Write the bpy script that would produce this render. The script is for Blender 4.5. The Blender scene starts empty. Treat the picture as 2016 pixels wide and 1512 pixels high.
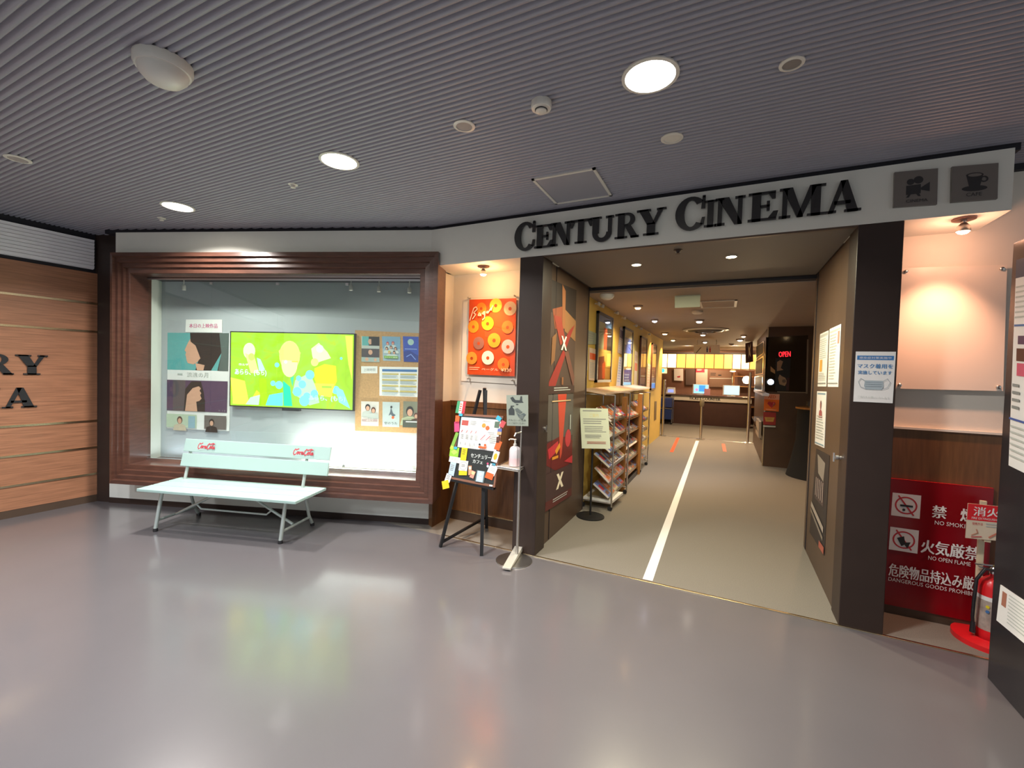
import bpy, bmesh, math, random
from mathutils import Vector, Matrix
random.seed(7)
sc = bpy.context.scene
# ------------------------------------------------------------------ camera, world, exposure
F, YAW, PIT, ROL, AL = 864.379, 0.453453, -0.0279797, 0.0286588, 0.340310
CAM = Vector((0, 0, 1.6))
_r = Vector((math.cos(YAW), math.sin(YAW), 0)); _f = Vector((-math.sin(YAW), math.cos(YAW), 0)); _u = Vector((0, 0, 1))
f2 = _f*math.cos(PIT) + _u*math.sin(PIT); u2 = -_f*math.sin(PIT) + _u*math.cos(PIT)
r3 = _r*math.cos(ROL) + u2*math.sin(ROL); u3 = -_r*math.sin(ROL) + u2*math.cos(ROL)
cd = bpy.data.cameras.new('camera'); cam = bpy.data.objects.new('camera', cd); sc.collection.objects.link(cam)
cd.sensor_width = 36; cd.sensor_fit = 'HORIZONTAL'; cd.lens = F*36/2016; cd.clip_start = .02; cd.clip_end = 100
M = Matrix((r3, u3, -f2)).transposed().to_4x4(); M.translation = CAM; cam.matrix_world = M
sc.camera = cam
w = bpy.data.worlds.new('hall_air'); sc.world = w; w.use_nodes = True
bg = w.node_tree.nodes['Background']; bg.inputs[0].default_value = (.93, .96, 1, 1); bg.inputs[1].default_value = .42
vs = sc.view_settings; vs.view_transform = 'Standard'; vs.look = 'None'; vs.gamma = 1; vs.exposure = .45; vs.use_curve_mapping = False

# ------------------------------------------------------------------ helpers
def ray(px, py): return r3*((px-1008)/F) - u3*((py-756)/F) + f2
def onP(px, py, p0, n):
    d = ray(px, py); return CAM + d*((Vector(p0)-CAM).dot(n)/d.dot(n))
def onX(px, py, x): return onP(px, py, (x, 0, 0), Vector((1, 0, 0)))
def onY(px, py, y): return onP(px, py, (0, y, 0), Vector((0, 1, 0)))
def onZ(px, py, z=0): return onP(px, py, (0, 0, z), Vector((0, 0, 1)))
def depth(p): return (Vector(p)-CAM).dot(f2)
K0 = Vector((-2.617, 3.5, 0)); DD = Vector((-math.cos(AL), -math.sin(AL), 0)); NN = Vector((math.sin(AL), -math.cos(AL), 0))
def DP(s, wv, z): return K0 + DD*s + NN*wv + Vector((0, 0, z))          # a point of the display wall
def onD(px, py, wv): return onP(px, py, K0 + NN*wv, NN)

def lin(c):
    c /= 255.; return c/12.92 if c <= .04045 else ((c+.055)/1.055)**2.4
def rgb(h): h = h.lstrip('#'); return tuple(lin(int(h[i:i+2], 16)) for i in (0, 2, 4)) + (1,)
MATS = {}
def mat(name, col, rough=.5, metal=0, emit=0, spec=.5, noise=0, scale=8, stretch=(1, 1, 1), bump=0, coat=0, kind='noise'):
    if name in MATS: return MATS[name]
    m = bpy.data.materials.new(name); m.use_nodes = True; nt = m.node_tree; b = nt.nodes['Principled BSDF']
    c = rgb(col) if isinstance(col, str) else tuple(col)+(1,)
    b.inputs['Base Color'].default_value = c; b.inputs['Roughness'].default_value = rough; b.inputs['Metallic'].default_value = metal
    b.inputs['Specular IOR Level'].default_value = spec; b.inputs['Coat Weight'].default_value = coat; b.inputs['Coat Roughness'].default_value = .13
    if emit:
        b.inputs['Emission Color'].default_value = c; b.inputs['Emission Strength'].default_value = emit
    if noise or bump:
        tc = nt.nodes.new('ShaderNodeTexCoord'); mp = nt.nodes.new('ShaderNodeMapping'); mp.inputs['Scale'].default_value = stretch
        nz = nt.nodes.new('ShaderNodeTexNoise'); nz.inputs['Scale'].default_value = scale; nz.inputs['Detail'].default_value = 4
        nt.links.new(tc.outputs['Object'], mp.inputs[0]); nt.links.new(mp.outputs[0], nz.inputs['Vector'])
        if noise:
            rp = nt.nodes.new('ShaderNodeValToRGB'); e = rp.color_ramp.elements
            e[0].position = .3; e[1].position = .7
            e[0].color = tuple(x*(1-noise) for x in c[:3])+(1,); e[1].color = tuple(min(1, x*(1+noise)) for x in c[:3])+(1,)
            nt.links.new(nz.outputs['Fac'], rp.inputs[0]); nt.links.new(rp.outputs[0], b.inputs['Base Color'])
        if bump:
            bp = nt.nodes.new('ShaderNodeBump'); bp.inputs['Strength'].default_value = bump; bp.inputs['Distance'].default_value = .004
            nt.links.new(nz.outputs['Fac'], bp.inputs['Height']); nt.links.new(bp.outputs[0], b.inputs['Normal'])
    MATS[name] = m; return m
def C(col): return mat('flat_'+col.lstrip('#'), col, .55, noise=.03, scale=30)
def glow(col, e): return mat('glow_%s_%s' % (col.lstrip('#'), e), col, .4, emit=e)
def glassmat(name, tint=(1, 1, 1), rough=0.0, ior=1.45):
    if name in MATS: return MATS[name]
    m = bpy.data.materials.new(name); m.use_nodes = True; nt = m.node_tree; nt.nodes.clear()
    o = nt.nodes.new('ShaderNodeOutputMaterial'); mx = nt.nodes.new('ShaderNodeMixShader'); t = nt.nodes.new('ShaderNodeBsdfTransparent'); g = nt.nodes.new('ShaderNodeBsdfGlossy')
    lw = nt.nodes.new('ShaderNodeLayerWeight'); lw.inputs[0].default_value = .5; r0 = ((ior-1)/(ior+1))**2     # Schlick, the same from both sides
    pw = nt.nodes.new('ShaderNodeMath'); pw.operation = 'POWER'; pw.inputs[1].default_value = 5; fr = nt.nodes.new('ShaderNodeMath'); fr.operation = 'MULTIPLY_ADD'; fr.inputs[1].default_value = 1-r0; fr.inputs[2].default_value = r0
    nt.links.new(lw.outputs['Facing'], pw.inputs[0]); nt.links.new(pw.outputs[0], fr.inputs[0])
    t.inputs[0].default_value = tint+(1,); g.inputs['Roughness'].default_value = rough
    nt.links.new(fr.outputs[0], mx.inputs[0]); nt.links.new(t.outputs[0], mx.inputs[1]); nt.links.new(g.outputs[0], mx.inputs[2]); nt.links.new(mx.outputs[0], o.inputs[0])
    MATS[name] = m; return m

WM = {}
def wm(o): return WM.get(o.name, Matrix.Identity(4))
def tag(o, label=None, cat=None, group=None, kind=None):
    if label: o['label'] = label
    if cat: o['category'] = cat
    if group: o['group'] = group
    if kind: o['kind'] = kind
    return o
def thing(name, label, cat, loc=(0, 0, 0), rotz=0, group=None, kind=None):
    o = bpy.data.objects.new(name, None); sc.collection.objects.link(o); o.empty_display_size = .1
    o.location = loc; o.rotation_euler = (0, 0, rotz)
    WM[o.name] = Matrix.Translation(Vector(loc)) @ Matrix.Rotation(rotz, 4, 'Z')
    return tag(o, label, cat, group, kind)
def dup(root, loc, rotz=0, label=None, group=None):
    r = root.copy(); sc.collection.objects.link(r); r.location = loc; r.rotation_euler = (0, 0, rotz)
    WM[r.name] = Matrix.Translation(Vector(loc)) @ Matrix.Rotation(rotz, 4, 'Z')
    if label: r['label'] = label
    if group: r['group'] = group
    for ch in list(root.children):
        c = ch.copy(); sc.collection.objects.link(c); c.parent = r
        for g in list(ch.children):
            d = g.copy(); sc.collection.objects.link(d); d.parent = c
    return r

TXT = {}
def text_mesh(s):
    if s not in TXT:
        cu = bpy.data.curves.new('t', 'FONT'); cu.body = s; cu.size = 1; cu.resolution_u = 2; cu.align_x = 'CENTER'
        ob = bpy.data.objects.new('t', cu); sc.collection.objects.link(ob)
        dg = bpy.context.evaluated_depsgraph_get(); me = bpy.data.meshes.new_from_object(ob.evaluated_get(dg))
        vs_ = [(v.co.x, v.co.y) for v in me.vertices]; fs = [tuple(p.vertices) for p in me.polygons]
        bpy.data.objects.remove(ob); bpy.data.curves.remove(cu); bpy.data.meshes.remove(me)
        if vs_:
            x0 = min(v[0] for v in vs_); x1 = max(v[0] for v in vs_); y0 = min(v[1] for v in vs_); y1 = max(v[1] for v in vs_)
        else: x0 = y0 = 0; x1 = y1 = 1
        TXT[s] = (vs_, fs, x0, x1, y0, y1)
    return TXT[s]

class MB:
    def __init__(s): s.v = []; s.f = []; s.m = []; s.mats = []
    def mi(s, m):
        if m not in s.mats: s.mats.append(m)
        return s.mats.index(m)
    def face(s, pts, m):
        i = len(s.v); s.v += [Vector(p) for p in pts]; s.f.append(tuple(range(i, i+len(pts)))); s.m.append(s.mi(m)); return s
    def box(s, a, b, m):
        x0, y0, z0 = a; x1, y1, z1 = b
        return s.hexa([(x0, y0, z0), (x1, y0, z0), (x1, y1, z0), (x0, y1, z0), (x0, y0, z1), (x1, y0, z1), (x1, y1, z1), (x0, y1, z1)], m)
    def hexa(s, P, m):
        i = len(s.v); s.v += [Vector(p) for p in P]; k = s.mi(m)
        for q in ((0, 3, 2, 1), (4, 5, 6, 7), (0, 1, 5, 4), (1, 2, 6, 5), (2, 3, 7, 6), (3, 0, 4, 7)):
            s.f.append(tuple(i+j for j in q)); s.m.append(k)
        return s
    def obox(s, c, ax, ay, az, m):                    # centre and half axes
        c, ax, ay, az = map(Vector, (c, ax, ay, az))
        return s.hexa([c-ax-ay-az, c+ax-ay-az, c+ax+ay-az, c-ax+ay-az, c-ax-ay+az, c+ax-ay+az, c+ax+ay+az, c-ax+ay+az], m)
    def bar(s, p, q, wx, wy, m, up=(0, 0, 1)):        # square bar from p to q
        p, q = Vector(p), Vector(q); d = (q-p).normalized(); a = d.cross(Vector(up))
        if a.length < 1e-3: a = d.cross(Vector((1, 0, 0)))
        a.normalize(); b = a.cross(d).normalized()
        return s.obox((p+q)/2, a*wx/2, b*wy/2, (q-p)/2, m)
    def tube(s, pts, r, m, n=10, cap=True):
        pts = [Vector(p) for p in pts]; k = s.mi(m); rings = []
        rr = r if isinstance(r, (list, tuple)) else [r]*len(pts)
        t0 = (pts[1]-pts[0]).normalized(); a = t0.cross(Vector((0, 0, 1)))
        if a.length < 1e-3: a = t0.cross(Vector((0, 1, 0)))
        a.normalize()
        for i, p in enumerate(pts):
            t = (pts[min(i+1, len(pts)-1)]-pts[max(i-1, 0)]).normalized()
            a = (a - t*a.dot(t)).normalized(); b = t.cross(a); base = len(s.v)
            for j in range(n):
                an = 2*math.pi*j/n; s.v.append(p + (a*math.cos(an)+b*math.sin(an))*rr[i])
            rings.append(base)
        for i in range(len(pts)-1):
            for j in range(n):
                s.f.append((rings[i]+j, rings[i]+(j+1) % n, rings[i+1]+(j+1) % n, rings[i+1]+j)); s.m.append(k)
        if cap:
            s.f.append(tuple(rings[0]+j for j in reversed(range(n)))); s.m.append(k)
            s.f.append(tuple(rings[-1]+j for j in range(n))); s.m.append(k)
        return s
    def lathe(s, prof, c, m, n=24, axis=(0, 0, 1)):   # prof: (radius, height along the axis)
        c = Vector(c); az = Vector(axis).normalized(); ax = az.orthogonal().normalized(); ay = az.cross(ax); k = s.mi(m); rings = []
        for r, h in prof:
            base = len(s.v)
            for j in range(n):
                an = 2*math.pi*j/n; s.v.append(c + az*h + (ax*math.cos(an)+ay*math.sin(an))*max(r, 1e-5))
            rings.append(base)
        for i in range(len(prof)-1):
            for j in range(n):
                s.f.append((rings[i]+j, rings[i]+(j+1) % n, rings[i+1]+(j+1) % n, rings[i+1]+j)); s.m.append(k)
        s.f.append(tuple(rings[0]+j for j in reversed(range(n)))); s.m.append(k)
        s.f.append(tuple(rings[-1]+j for j in range(n))); s.m.append(k)
        return s
    def build(s, name, parent=None, smooth=False, bevel=0, label=None):
        if parent is None:
            xs = [v.x for v in s.v]; ys = [v.y for v in s.v]; zs = [v.z for v in s.v]
            Mx = Matrix.Translation(((min(xs)+max(xs))/2, (min(ys)+max(ys))/2, min(zs)))
        else: Mx = wm(parent)
        inv = Mx.inverted(); me = bpy.data.meshes.new(name)
        me.from_pydata([tuple(inv @ v) for v in s.v], [], s.f)
        for m in s.mats: me.materials.append(m)
        me.polygons.foreach_set('material_index', s.m)
        bm = bmesh.new(); bm.from_mesh(me); bmesh.ops.remove_doubles(bm, verts=bm.verts, dist=1e-6) if len(bm.verts) < 4000 and not getattr(s, 'flat', False) else None
        bmesh.ops.recalc_face_normals(bm, faces=bm.faces) if not getattr(s, 'flat', False) else None
        bm.to_mesh(me); bm.free()
        o = bpy.data.objects.new(name, me); sc.collection.objects.link(o)
        if parent is None: o.matrix_world = Mx
        else: o.parent = parent
        WM[o.name] = Mx
        if smooth:
            for p in me.polygons: p.use_smooth = True
            try: me.set_sharp_from_angle(angle=math.radians(40))
            except Exception: pass
        if bevel:
            b = o.modifiers.new('bevel', 'BEVEL'); b.width = bevel; b.segments = 2; b.limit_method = 'ANGLE'; b.angle_limit = .6
        if label: o['label'] = label
        return o
    def thing(s, name, label, cat, group=None, **k): return tag(s.build(name, **k), label, cat, group)
    def struct(s, name, parent=None, **k):
        o = s.build(name, parent, **k)
        if parent is None: o['kind'] = 'structure'
        return o

class Art(MB):
    """a printed sheet or board between four corners (top left, top right, bottom right, bottom left), facing the hall"""
    def __init__(s, q, th, m, edge=None):
        MB.__init__(s); s.flat = True
        s.q = [Vector(p) for p in q]; n = (s.q[1]-s.q[0]).cross(s.q[3]-s.q[0]).normalized()
        if n.dot(CAM-s.q[0]) < 0: n = -n
        s.n = n; s.W = ((s.q[1]-s.q[0]).length+(s.q[2]-s.q[3]).length)/2; s.H = ((s.q[3]-s.q[0]).length+(s.q[2]-s.q[1]).length)/2; s.L = 0
        a = s.q; b = [p-n*th for p in a]; e = edge or m
        s.face(a, m)
        for i in range(4): s.face([a[i], b[i], b[(i+1) % 4], a[(i+1) % 4]], e)
        s.face(b[::-1], e)
    def P(s, u, v, l):
        a, b, c, d = s.q; return (a*(1-u)+b*u)*(1-v) + (d*(1-u)+c*u)*v + s.n*(l*.0006)
    def poly(s, pts, m, l=None):
        if l is None: s.L += 1; l = s.L
        s.face([s.P(u, v, l) for u, v in pts], m); return s
    def rect(s, u0, v0, u1, v1, m, l=None): return s.poly([(u0, v0), (u1, v0), (u1, v1), (u0, v1)], m, l)
    def ell(s, cu, cv, ru, m, rv=None, n=20, l=None, a0=0, a1=360, rot=0):
        rv = ru*s.W/s.H if rv is None else rv; k = s.W/s.H; out = []
        full = a1-a0 >= 360
        for i in range(n if full else n+1):
            a = math.radians(a0+(a1-a0)*i/n); x = ru*math.cos(a); y = rv*math.sin(a)/k
            X = x*math.cos(rot)-y*math.sin(rot); Y = (x*math.sin(rot)+y*math.cos(rot))*k
            out.append((cu+X, cv+Y))
        return s.poly(out, m, l)
    def stroke(s, pts, wd, m):                        # wd: fraction of the width
        s.L += 1; k = s.W/s.H
        for (a, b), (c, d) in zip(pts, pts[1:]):
            dx, dy = c-a, (d-b)/k; ln = math.hypot(dx, dy) or 1; nx, ny = -dy/ln*wd/2, dx/ln*wd/2; ex, ey = dx/ln*wd*.3, dy/ln*wd*.3
            s.poly([(a-ex+nx, b+(ny-ey)*k), (c+ex+nx, d+(ny+ey)*k), (c+ex-nx, d+(ey-ny)*k), (a-ex-nx, b-(ey+ny)*k)], m, s.L)
        return s
    def ring(s, cu, cv, ru, wd, m, n=28):
        s.L += 1; k = s.W/s.H
        for i in range(n):
            a = 2*math.pi*i/n; b = 2*math.pi*(i+1)/n
            s.poly([(cu+r*math.cos(t), cv+r*k*math.sin(t)) for r, t in ((ru, a), (ru, b), (ru-wd, b), (ru-wd, a))], m, s.L)
        return s
    def text(s, t, u0, v0, u1, v1, m, bold=0):        # fits the text into the box
        vs_, fs, x0, x1, y0, y1 = text_mesh(t); s.L += 1
        for dx in ((0,) if not bold else (-bold, 0, bold)):
            pts = [s.P(u0+(x-x0)/(x1-x0 or 1)*(u1-u0)+dx, v1-(y-y0)/(y1-y0 or 1)*(v1-v0), s.L+(dx > 0)*.15+(dx < 0)*.3) for x, y in vs_]
            i = len(s.v); s.v += pts; k = s.mi(m)
            for f in fs: s.f.append(tuple(i+j for j in f)); s.m.append(k)
        return s
    def lines(s, u0, v0, u1, v1, n, m, fill=.45, ragged=.25):
        s.L += 1; h = (v1-v0)/n
        for i in range(n):
            e = u1-(u1-u0)*random.uniform(0, ragged); s.rect(u0, v0+h*i, e, v0+h*(i+fill), m, s.L)
        return s
    def figure(s, cu, cv, sz, skin, hair, cloth):     # head and shoulders of a plain made-up person; sz: fraction of the height
        k = s.H/s.W
        s.poly([(cu-sz*.55*k, cv+sz*.75), (cu-sz*.45*k, cv+sz*.36), (cu-sz*.13*k, cv+sz*.25), (cu+sz*.13*k, cv+sz*.25), (cu+sz*.45*k, cv+sz*.36), (cu+sz*.55*k, cv+sz*.75)], cloth)
        s.ell(cu, cv-sz*.03, sz*.22*k, hair, rv=sz*.28); s.ell(cu, cv+sz*.04, sz*.155*k, skin, rv=sz*.2)
        return s
def quadD(pts, wv): return [onD(x, y, wv) for x, y in pts]
def quadX(pts, x): return [onX(a, b, x) for a, b in pts]
def quadY(pts, y): return [onY(a, b, y) for a, b in pts]
def rectD(s0, z0, s1, z1, wv): return [DP(s0, wv, z1), DP(s1, wv, z1), DP(s1, wv, z0), DP(s0, wv, z0)]   # s0 on the left of the picture

# ------------------------------------------------------------------ materials
m_vinyl = mat('grey_vinyl', (.134, .124, .129), .3, spec=.5, coat=.8, noise=.05, scale=1.3, bump=.05)
m_carpet = mat('olive_carpet', (.185, .165, .135), .9, noise=.14, scale=160, bump=.3)
m_ceil = mat('corrugated_grey', (.30, .30, .345), .5)
m_ceil_in = mat('brown_ceiling', (.30, .24, .20), .75, noise=.03, scale=3)
m_vest = mat('brown_soffit', (.14, .125, .108), .6)
m_white = mat('white_paint', (.74, .75, .68), .55, noise=.02, scale=4)
m_niche = mat('cream_plaster', (.74, .69, .60), .7, noise=.03, scale=5)
m_yellow = mat('yellow_plaster', (.62, .43, .09), .7, noise=.04, scale=6)
m_dark = mat('dark_brown_metal', (.036, .022, .017), .45, spec=.35, noise=.08, scale=5)
m_door = mat('brown_door', (.085, .052, .033), .42, noise=.07, scale=4, stretch=(1, 1, .3))
m_gap = mat('shadow_gap_black', (.012, .012, .018), .6)
m_wood = mat('red_wood_panel', (.37, .165, .085), .42, noise=.22, scale=3, stretch=(1, 1.2, 26))
m_mahog = mat('mahogany_frame', (.105, .045, .030), .3, noise=.2, scale=4, stretch=(2, 2, 12), coat=.25)
m_wains = mat('brown_wainscot', (.15, .065, .022), .4, noise=.2, scale=4, stretch=(14, 14, 1))
m_gold = mat('pale_gold_metal', (.80, .66, .42), .25, metal=1)
m_plast2 = mat('satin_steel', (.60, .57, .50), .45, metal=.35)
m_steel = mat('brushed_steel', (.62, .60, .56), .3, metal=1)
m_alu = mat('aluminium', (.75, .75, .74), .28, metal=1)
m_black = mat('black_metal', (.012, .012, .013), .4)
m_blackpl = mat('black_plastic', (.02, .02, .022), .35)
m_blackgl = mat('black_gloss_panel', (.008, .008, .009), .08)
m_bench = mat('pale_green_paint', (.38, .53, .485), .35)
m_benchleg = mat('grey_green_enamel', (.50, .56, .52), .3, metal=.3)
m_plast = mat('off_white_plastic', (.66, .64, .58), .4)
m_paper = mat('white_paper', (.78, .78, .75), .6)
m_greyp = mat('grey_display_panel', (.42, .45, .47), .5, noise=.03, scale=2)
m_red = mat('red_enamel', (.72, .015, .02), .3)
m_redb = mat('deep_red_board', (.23, .003, .008), .25)
m_cork = mat('cork_board', (.52, .30, .125), .75, noise=.12, scale=60)
m_oak = mat('honey_wood', (.36, .155, .035), .5, noise=.2, scale=6, stretch=(6, 6, 1))
m_glass = glassmat('clear_glass', (.95, .985, .97), ior=1.62)
m_acryl = glassmat('clear_acrylic', (.97, .98, .97), ior=1.4)
m_letter = mat('dark_letter_metal', (.035, .035, .037), .38, metal=.4)
m_frost = mat('white_louver', (.84, .82, .84), .3)
Wt = mat('print_white', (.82, .81, .78), .5); Bk = mat('print_black', (.02, .02, .022), .5)
Gy = C('#8b8f8c'); LG = C('#b9beb8'); BL = C('#3d6ea5'); RD = C('#c2323c'); OR = C('#e8622a'); YE = C('#d9c81e'); SK = C('#d3a287'); HR = C('#2a2624'); TE = C('#5fa9a8'); PU = C('#55405a'); GN = C('#7db046'); PK = C('#d9567f'); NV = C('#2b3f7c'); BR = C('#5a3426')

# ------------------------------------------------------------------ the setting
MB().face([(-8, -5, 0), (5, -5, 0), (5, 3.5, 0), (-8, 3.5, 0)], m_vinyl).struct('floor')
MB().face([(-7, 3.5, 0), (5, 3.5, 0), (5, 20, 0), (-7, 20, 0)], m_carpet).struct('floor_cinema')
b = MB()                                                # ribbed ceiling of the hall
pitch = .0365; n = int(8.95/pitch); prof = []
for i in range(n):
    y0 = 3.95-i*pitch
    prof += [(y0, 3.006), (y0-pitch*.2, 3.005), (y0-pitch*.3, 2.990), (y0-pitch*.62, 2.986), (y0-pitch*.92, 2.990)]
k = b.mi(m_ceil)
for i, (y, z) in enumerate(prof):
    b.v += [Vector((-6.6, y, z)), Vector((5, y, z))]
    if i: b.f.append((2*i-2, 2*i-1, 2*i+1, 2*i)); b.m.append(k)
b.flat = True
ce = b.struct('ceiling')
for p in ce.data.polygons: p.use_smooth = True
MB().box((-6.6, -5, 3.01), (5, 4.0, 3.05), m_gap).struct('ceiling_slab')
# left wall: wood boards with gold strips, the dark end strip
wl = MB().box((-6.5, -5, .08), (-6.35, 2.39, 2.56), m_wood).struct('wall_left')
for z in (2.224, 1.912, .916, .617, .319):
    MB().box((-6.352, -5, z-.011), (-6.344, 2.39, z+.011), m_gold).build('gold_strip', wl)
MB().box((-6.5, -5, 0), (-6.353, 2.52, .08), m_door).struct('baseboard_left')
MB().box((-6.5, -5, 2.56), (-6.375, 2.39, 3.0), m_gap).struct('trim_left')
MB().box((-6.5, 2.39, .08), (-6.345, 2.6, 3.0), m_dark).struct('pillar_corner')
b = MB(); b.hexa([DP(3.44, -.215, 2.5), DP(3.95, -.215, 2.5), DP(3.95, -.5, 2.5), DP(3.44, -.5, 2.5), DP(3.44, -.215, 3), DP(3.95, -.215, 3), DP(3.95, -.5, 3), DP(3.44, -.5, 3)], m_gap); b.struct('trim_corner')
b = MB(); b.hexa([DP(3.3, -.2, 0), DP(3.95, -.2, 0), DP(3.95, -.5, 0), DP(3.3, -.5, 0), DP(3.3, -.2, 3), DP(3.95, -.2, 3), DP(3.95, -.5, 3), DP(3.3, -.5, 3)], m_dark); b.struct('wall_corner')
# headers
b = MB(); b.hexa([DP(0, 0, 2.6), DP(3.435, 0, 2.6), DP(3.435, -.35, 2.6), DP(-.12, -.35, 2.6), DP(0, 0, 2.95), DP(3.435, 0, 2.95), DP(3.435, -.35, 2.95), DP(-.12, -.35, 2.95)], m_white); b.struct('wall_display_header')
MB().hexa([(-2.617, 3.5, 2.6), (1.42, 3.5, 2.6), (1.42, 3.93, 2.6), (-2.76, 3.93, 2.6), (-2.617, 3.5, 2.95), (1.42, 3.5, 2.95), (1.42, 3.93, 2.95), (-2.76, 3.93, 2.95)], m_white).struct('wall_sign_header')
MB().hexa([(-2.65, 3.54, 2.95), (1.46, 3.54, 2.95), (1.46, 4, 2.95), (-2.8, 4, 2.95), (-2.65, 3.54, 2.995), (1.46, 3.54, 2.995), (1.46, 4, 2.995), (-2.8, 4, 2.995)], m_gap).struct('trim_sign_header')
b = MB(); b.hexa([DP(-.05, -.03, 2.95), DP(3.6, -.03, 2.95), DP(3.6, -.3, 2.95), DP(-.05, -.3, 2.95), DP(-.05, -.03, 3), DP(3.6, -.03, 3), DP(3.6, -.3, 3), DP(-.05, -.3, 3)], m_gap); b.struct('trim_display_header')
# wall below and behind the display window
def dbox(mb, s0, s1, w0, w1, z0, z1, m):
    return mb.hexa([DP(s0, w0, z0), DP(s1, w0, z0), DP(s1, w1, z0), DP(s0, w1, z0), DP(s0, w0, z1), DP(s1, w0, z1), DP(s1, w1, z1), DP(s0, w1, z1)], m)
dbox(MB(), -.02, 3.72, -.19, -.3, .06, .5, m_white).struct('wall_display_base')
dbox(MB(), -.02, 3.72, -.185, -.31, 0, .06, m_dark).struct('baseboard_display')
b = MB(); dbox(b, .02, .10, -.19, -.45, .5, 2.62, m_white); b.struct('wall_display_right')
b = MB(); dbox(b, 3.295, 3.45, -.19, -.45, .5, 2.62, m_white); b.struct('wall_display_side')
b = MB(); dbox(b, .1, 3.37, -.4, -.45, .48, 2.62, m_greyp); b.struct('wall_display_back')
b = MB(); dbox(b, .1, 3.37, -.19, -.4, .46, .5, m_mahog); b.struct('floor_display')
b = MB(); dbox(b, .1, 3.37, -.19, -.4, 2.52, 2.6, m_gap); b.struct('ceiling_display')
# left niche
b = MB(); b.hexa([(-2.63, 3.63, 1.27), (-2.66, 3.97, 1.27), (-2.75, 3.97, 1.27), (-2.75, 3.7, 1.27), (-2.63, 3.63, 2.62), (-2.66, 3.97, 2.62), (-2.75, 3.97, 2.62), (-2.75, 3.7, 2.62)], m_niche); b.struct('wall_niche_side')
b = MB(); b.hexa([(-2.625, 3.625, 0), (-2.65, 3.97, 0), (-2.75, 3.97, 0), (-2.75, 3.7, 0), (-2.625, 3.625, 1.27), (-2.65, 3.97, 1.27), (-2.75, 3.97, 1.27), (-2.75, 3.7, 1.27)], m_wains); b.struct('trim_niche_side')
MB().box((-2.75, 3.97, 1.27), (-1.5, 4.05, 2.62), m_niche).struct('wall_niche')
b = MB(); b.box((-2.75, 3.955, .1), (-1.5, 3.97, 1.22), m_wains); b.box((-2.75, 3.945, 1.22), (-1.5, 3.97, 1.275), m_wains); b.struct('trim_niche')
MB().box((-2.66, 3.95, 0), (-1.5, 3.97, .1), m_door).box((-2.66, 3.946, .1), (-1.5, 3.97, .108), m_gold).struct('baseboard_niche')
# right niche
MB().box((.9, 3.9, 1.3), (5, 4.0, 3.0), m_niche).struct('wall_right')
b = MB(); b.box((.9, 3.885, .08), (5, 3.9, 1.29), m_wains); b.box((.9, 3.87, 1.285), (5, 3.9, 1.3), m_niche); b.struct('trim_right')
MB().box((.9, 3.87, 0), (5, 3.9, .08), m_door).box((.9, 3.866, .08), (5, 3.9, .088), m_gold).struct('baseboard_right')
MB().box((1.42, 3.86, 2.95), (5, 3.9, 3.0), m_gap).struct('trim_right_top')
# entrance posts, doors, soffits
MB().box((-1.66, 3.5, 0), (-1.44, 3.72, 2.6), m_dark).struct('pillar_left', bevel=.004)
MB().box((.72, 3.5, 0), (.95, 3.72, 2.6), m_dark).struct('pillar_right', bevel=.004)
d1 = MB().box((-1.55, 3.72, 0), (-1.47, 5.02, 2.6), m_door).struct('door_1')
b = MB(); b.box((-1.472, 3.90, .01), (-1.464, 3.905, 2.6), m_gap); b.box((-1.472, 4.985, .01), (-1.464, 4.99, 2.6), m_gap); b.build('door_joint', d1)
d2 = MB().box((.73, 3.72, 0), (.81, 5.02, 2.6), m_door).struct('door_2')
b = MB(); b.box((.724, 4.9, .01), (.731, 4.905, 2.6), m_gap); b.build('door_joint', d2)
for par, p, sx in ((d1, onX(1066, 843, -1.47), 1), (d2, onX(1659, 901.5, .73), -1)):
    b = MB(); b.lathe([(.022, 0), (.022, .006), (.012, .008), (.012, .02), (.016, .024), (.016, .04), (.006, .046)], p, m_alu, 14, (sx, 0, 0)); b.obox(p+Vector((sx*.05, 0, .0)), (.004, 0, 0), (0, .006, 0), (0, 0, .03), m_alu); b.build('door_knob', par, smooth=True)
MB().box((-1.66, 3.94, 2.601), (.95, 5.0, 2.68), m_gap).struct('ceiling_void')
MB().box((-1.44, 3.53, 2.594), (.72, 5.0, 2.6), m_vest).struct('ceiling_vestibule')
b = MB(); b.box((-1.44, 3.502, 2.588), (.72, 3.53, 2.6), m_door); b.struct('trim_lintel')
b = MB(); b.box((-1.6, 4.98, 2.56), (.78, 5.08, 2.62), m_gap); b.box((-1.6, 4.97, 2.59), (.78, 5.0, 2.605), m_dark); b.struct('beam_entrance')
MB().box((-6, 5.08, 2.55), (5, 19, 2.62), m_ceil_in).struct('ceiling_cinema')
MB().box((-1.7, 5.02, 0), (-1.55, 12.3, 2.55), m_yellow).struct('wall_corridor_left')
MB().box((-6, 17.6, 0), (5, 17.7, 2.55), mat('red_brown_wall', (.20, .095, .06), .6, noise=.1, scale=3)).struct('wall_back')
MB().box((-6, 4.9, 0), (-1.7, 5.0, 2.62), m_gap).struct('wall_behind_left')
MB().box((-6.1, 5, 0), (-6, 19, 2.62), m_door).struct('wall_far_left')
MB().box((.81, 4.9, 0), (5, 5.0, 2.68), m_door).struct('wall_behind_right')
MB().box((4.9, 5, 0), (5, 19, 2.62), m_door).struct('wall_far_right')
m_kiosk = mat('dark_brown_panel', (.085, .045, .024), .4, noise=.1, scale=4)
MB().box((.66, 9.27, 0), (4.9, 12.6, 2.55), m_kiosk).struct('wall_kiosk')
MB().box((.645, 9.262, 0), (.662, 9.29, 2.55), m_gold).struct('trim_kiosk')
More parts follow.
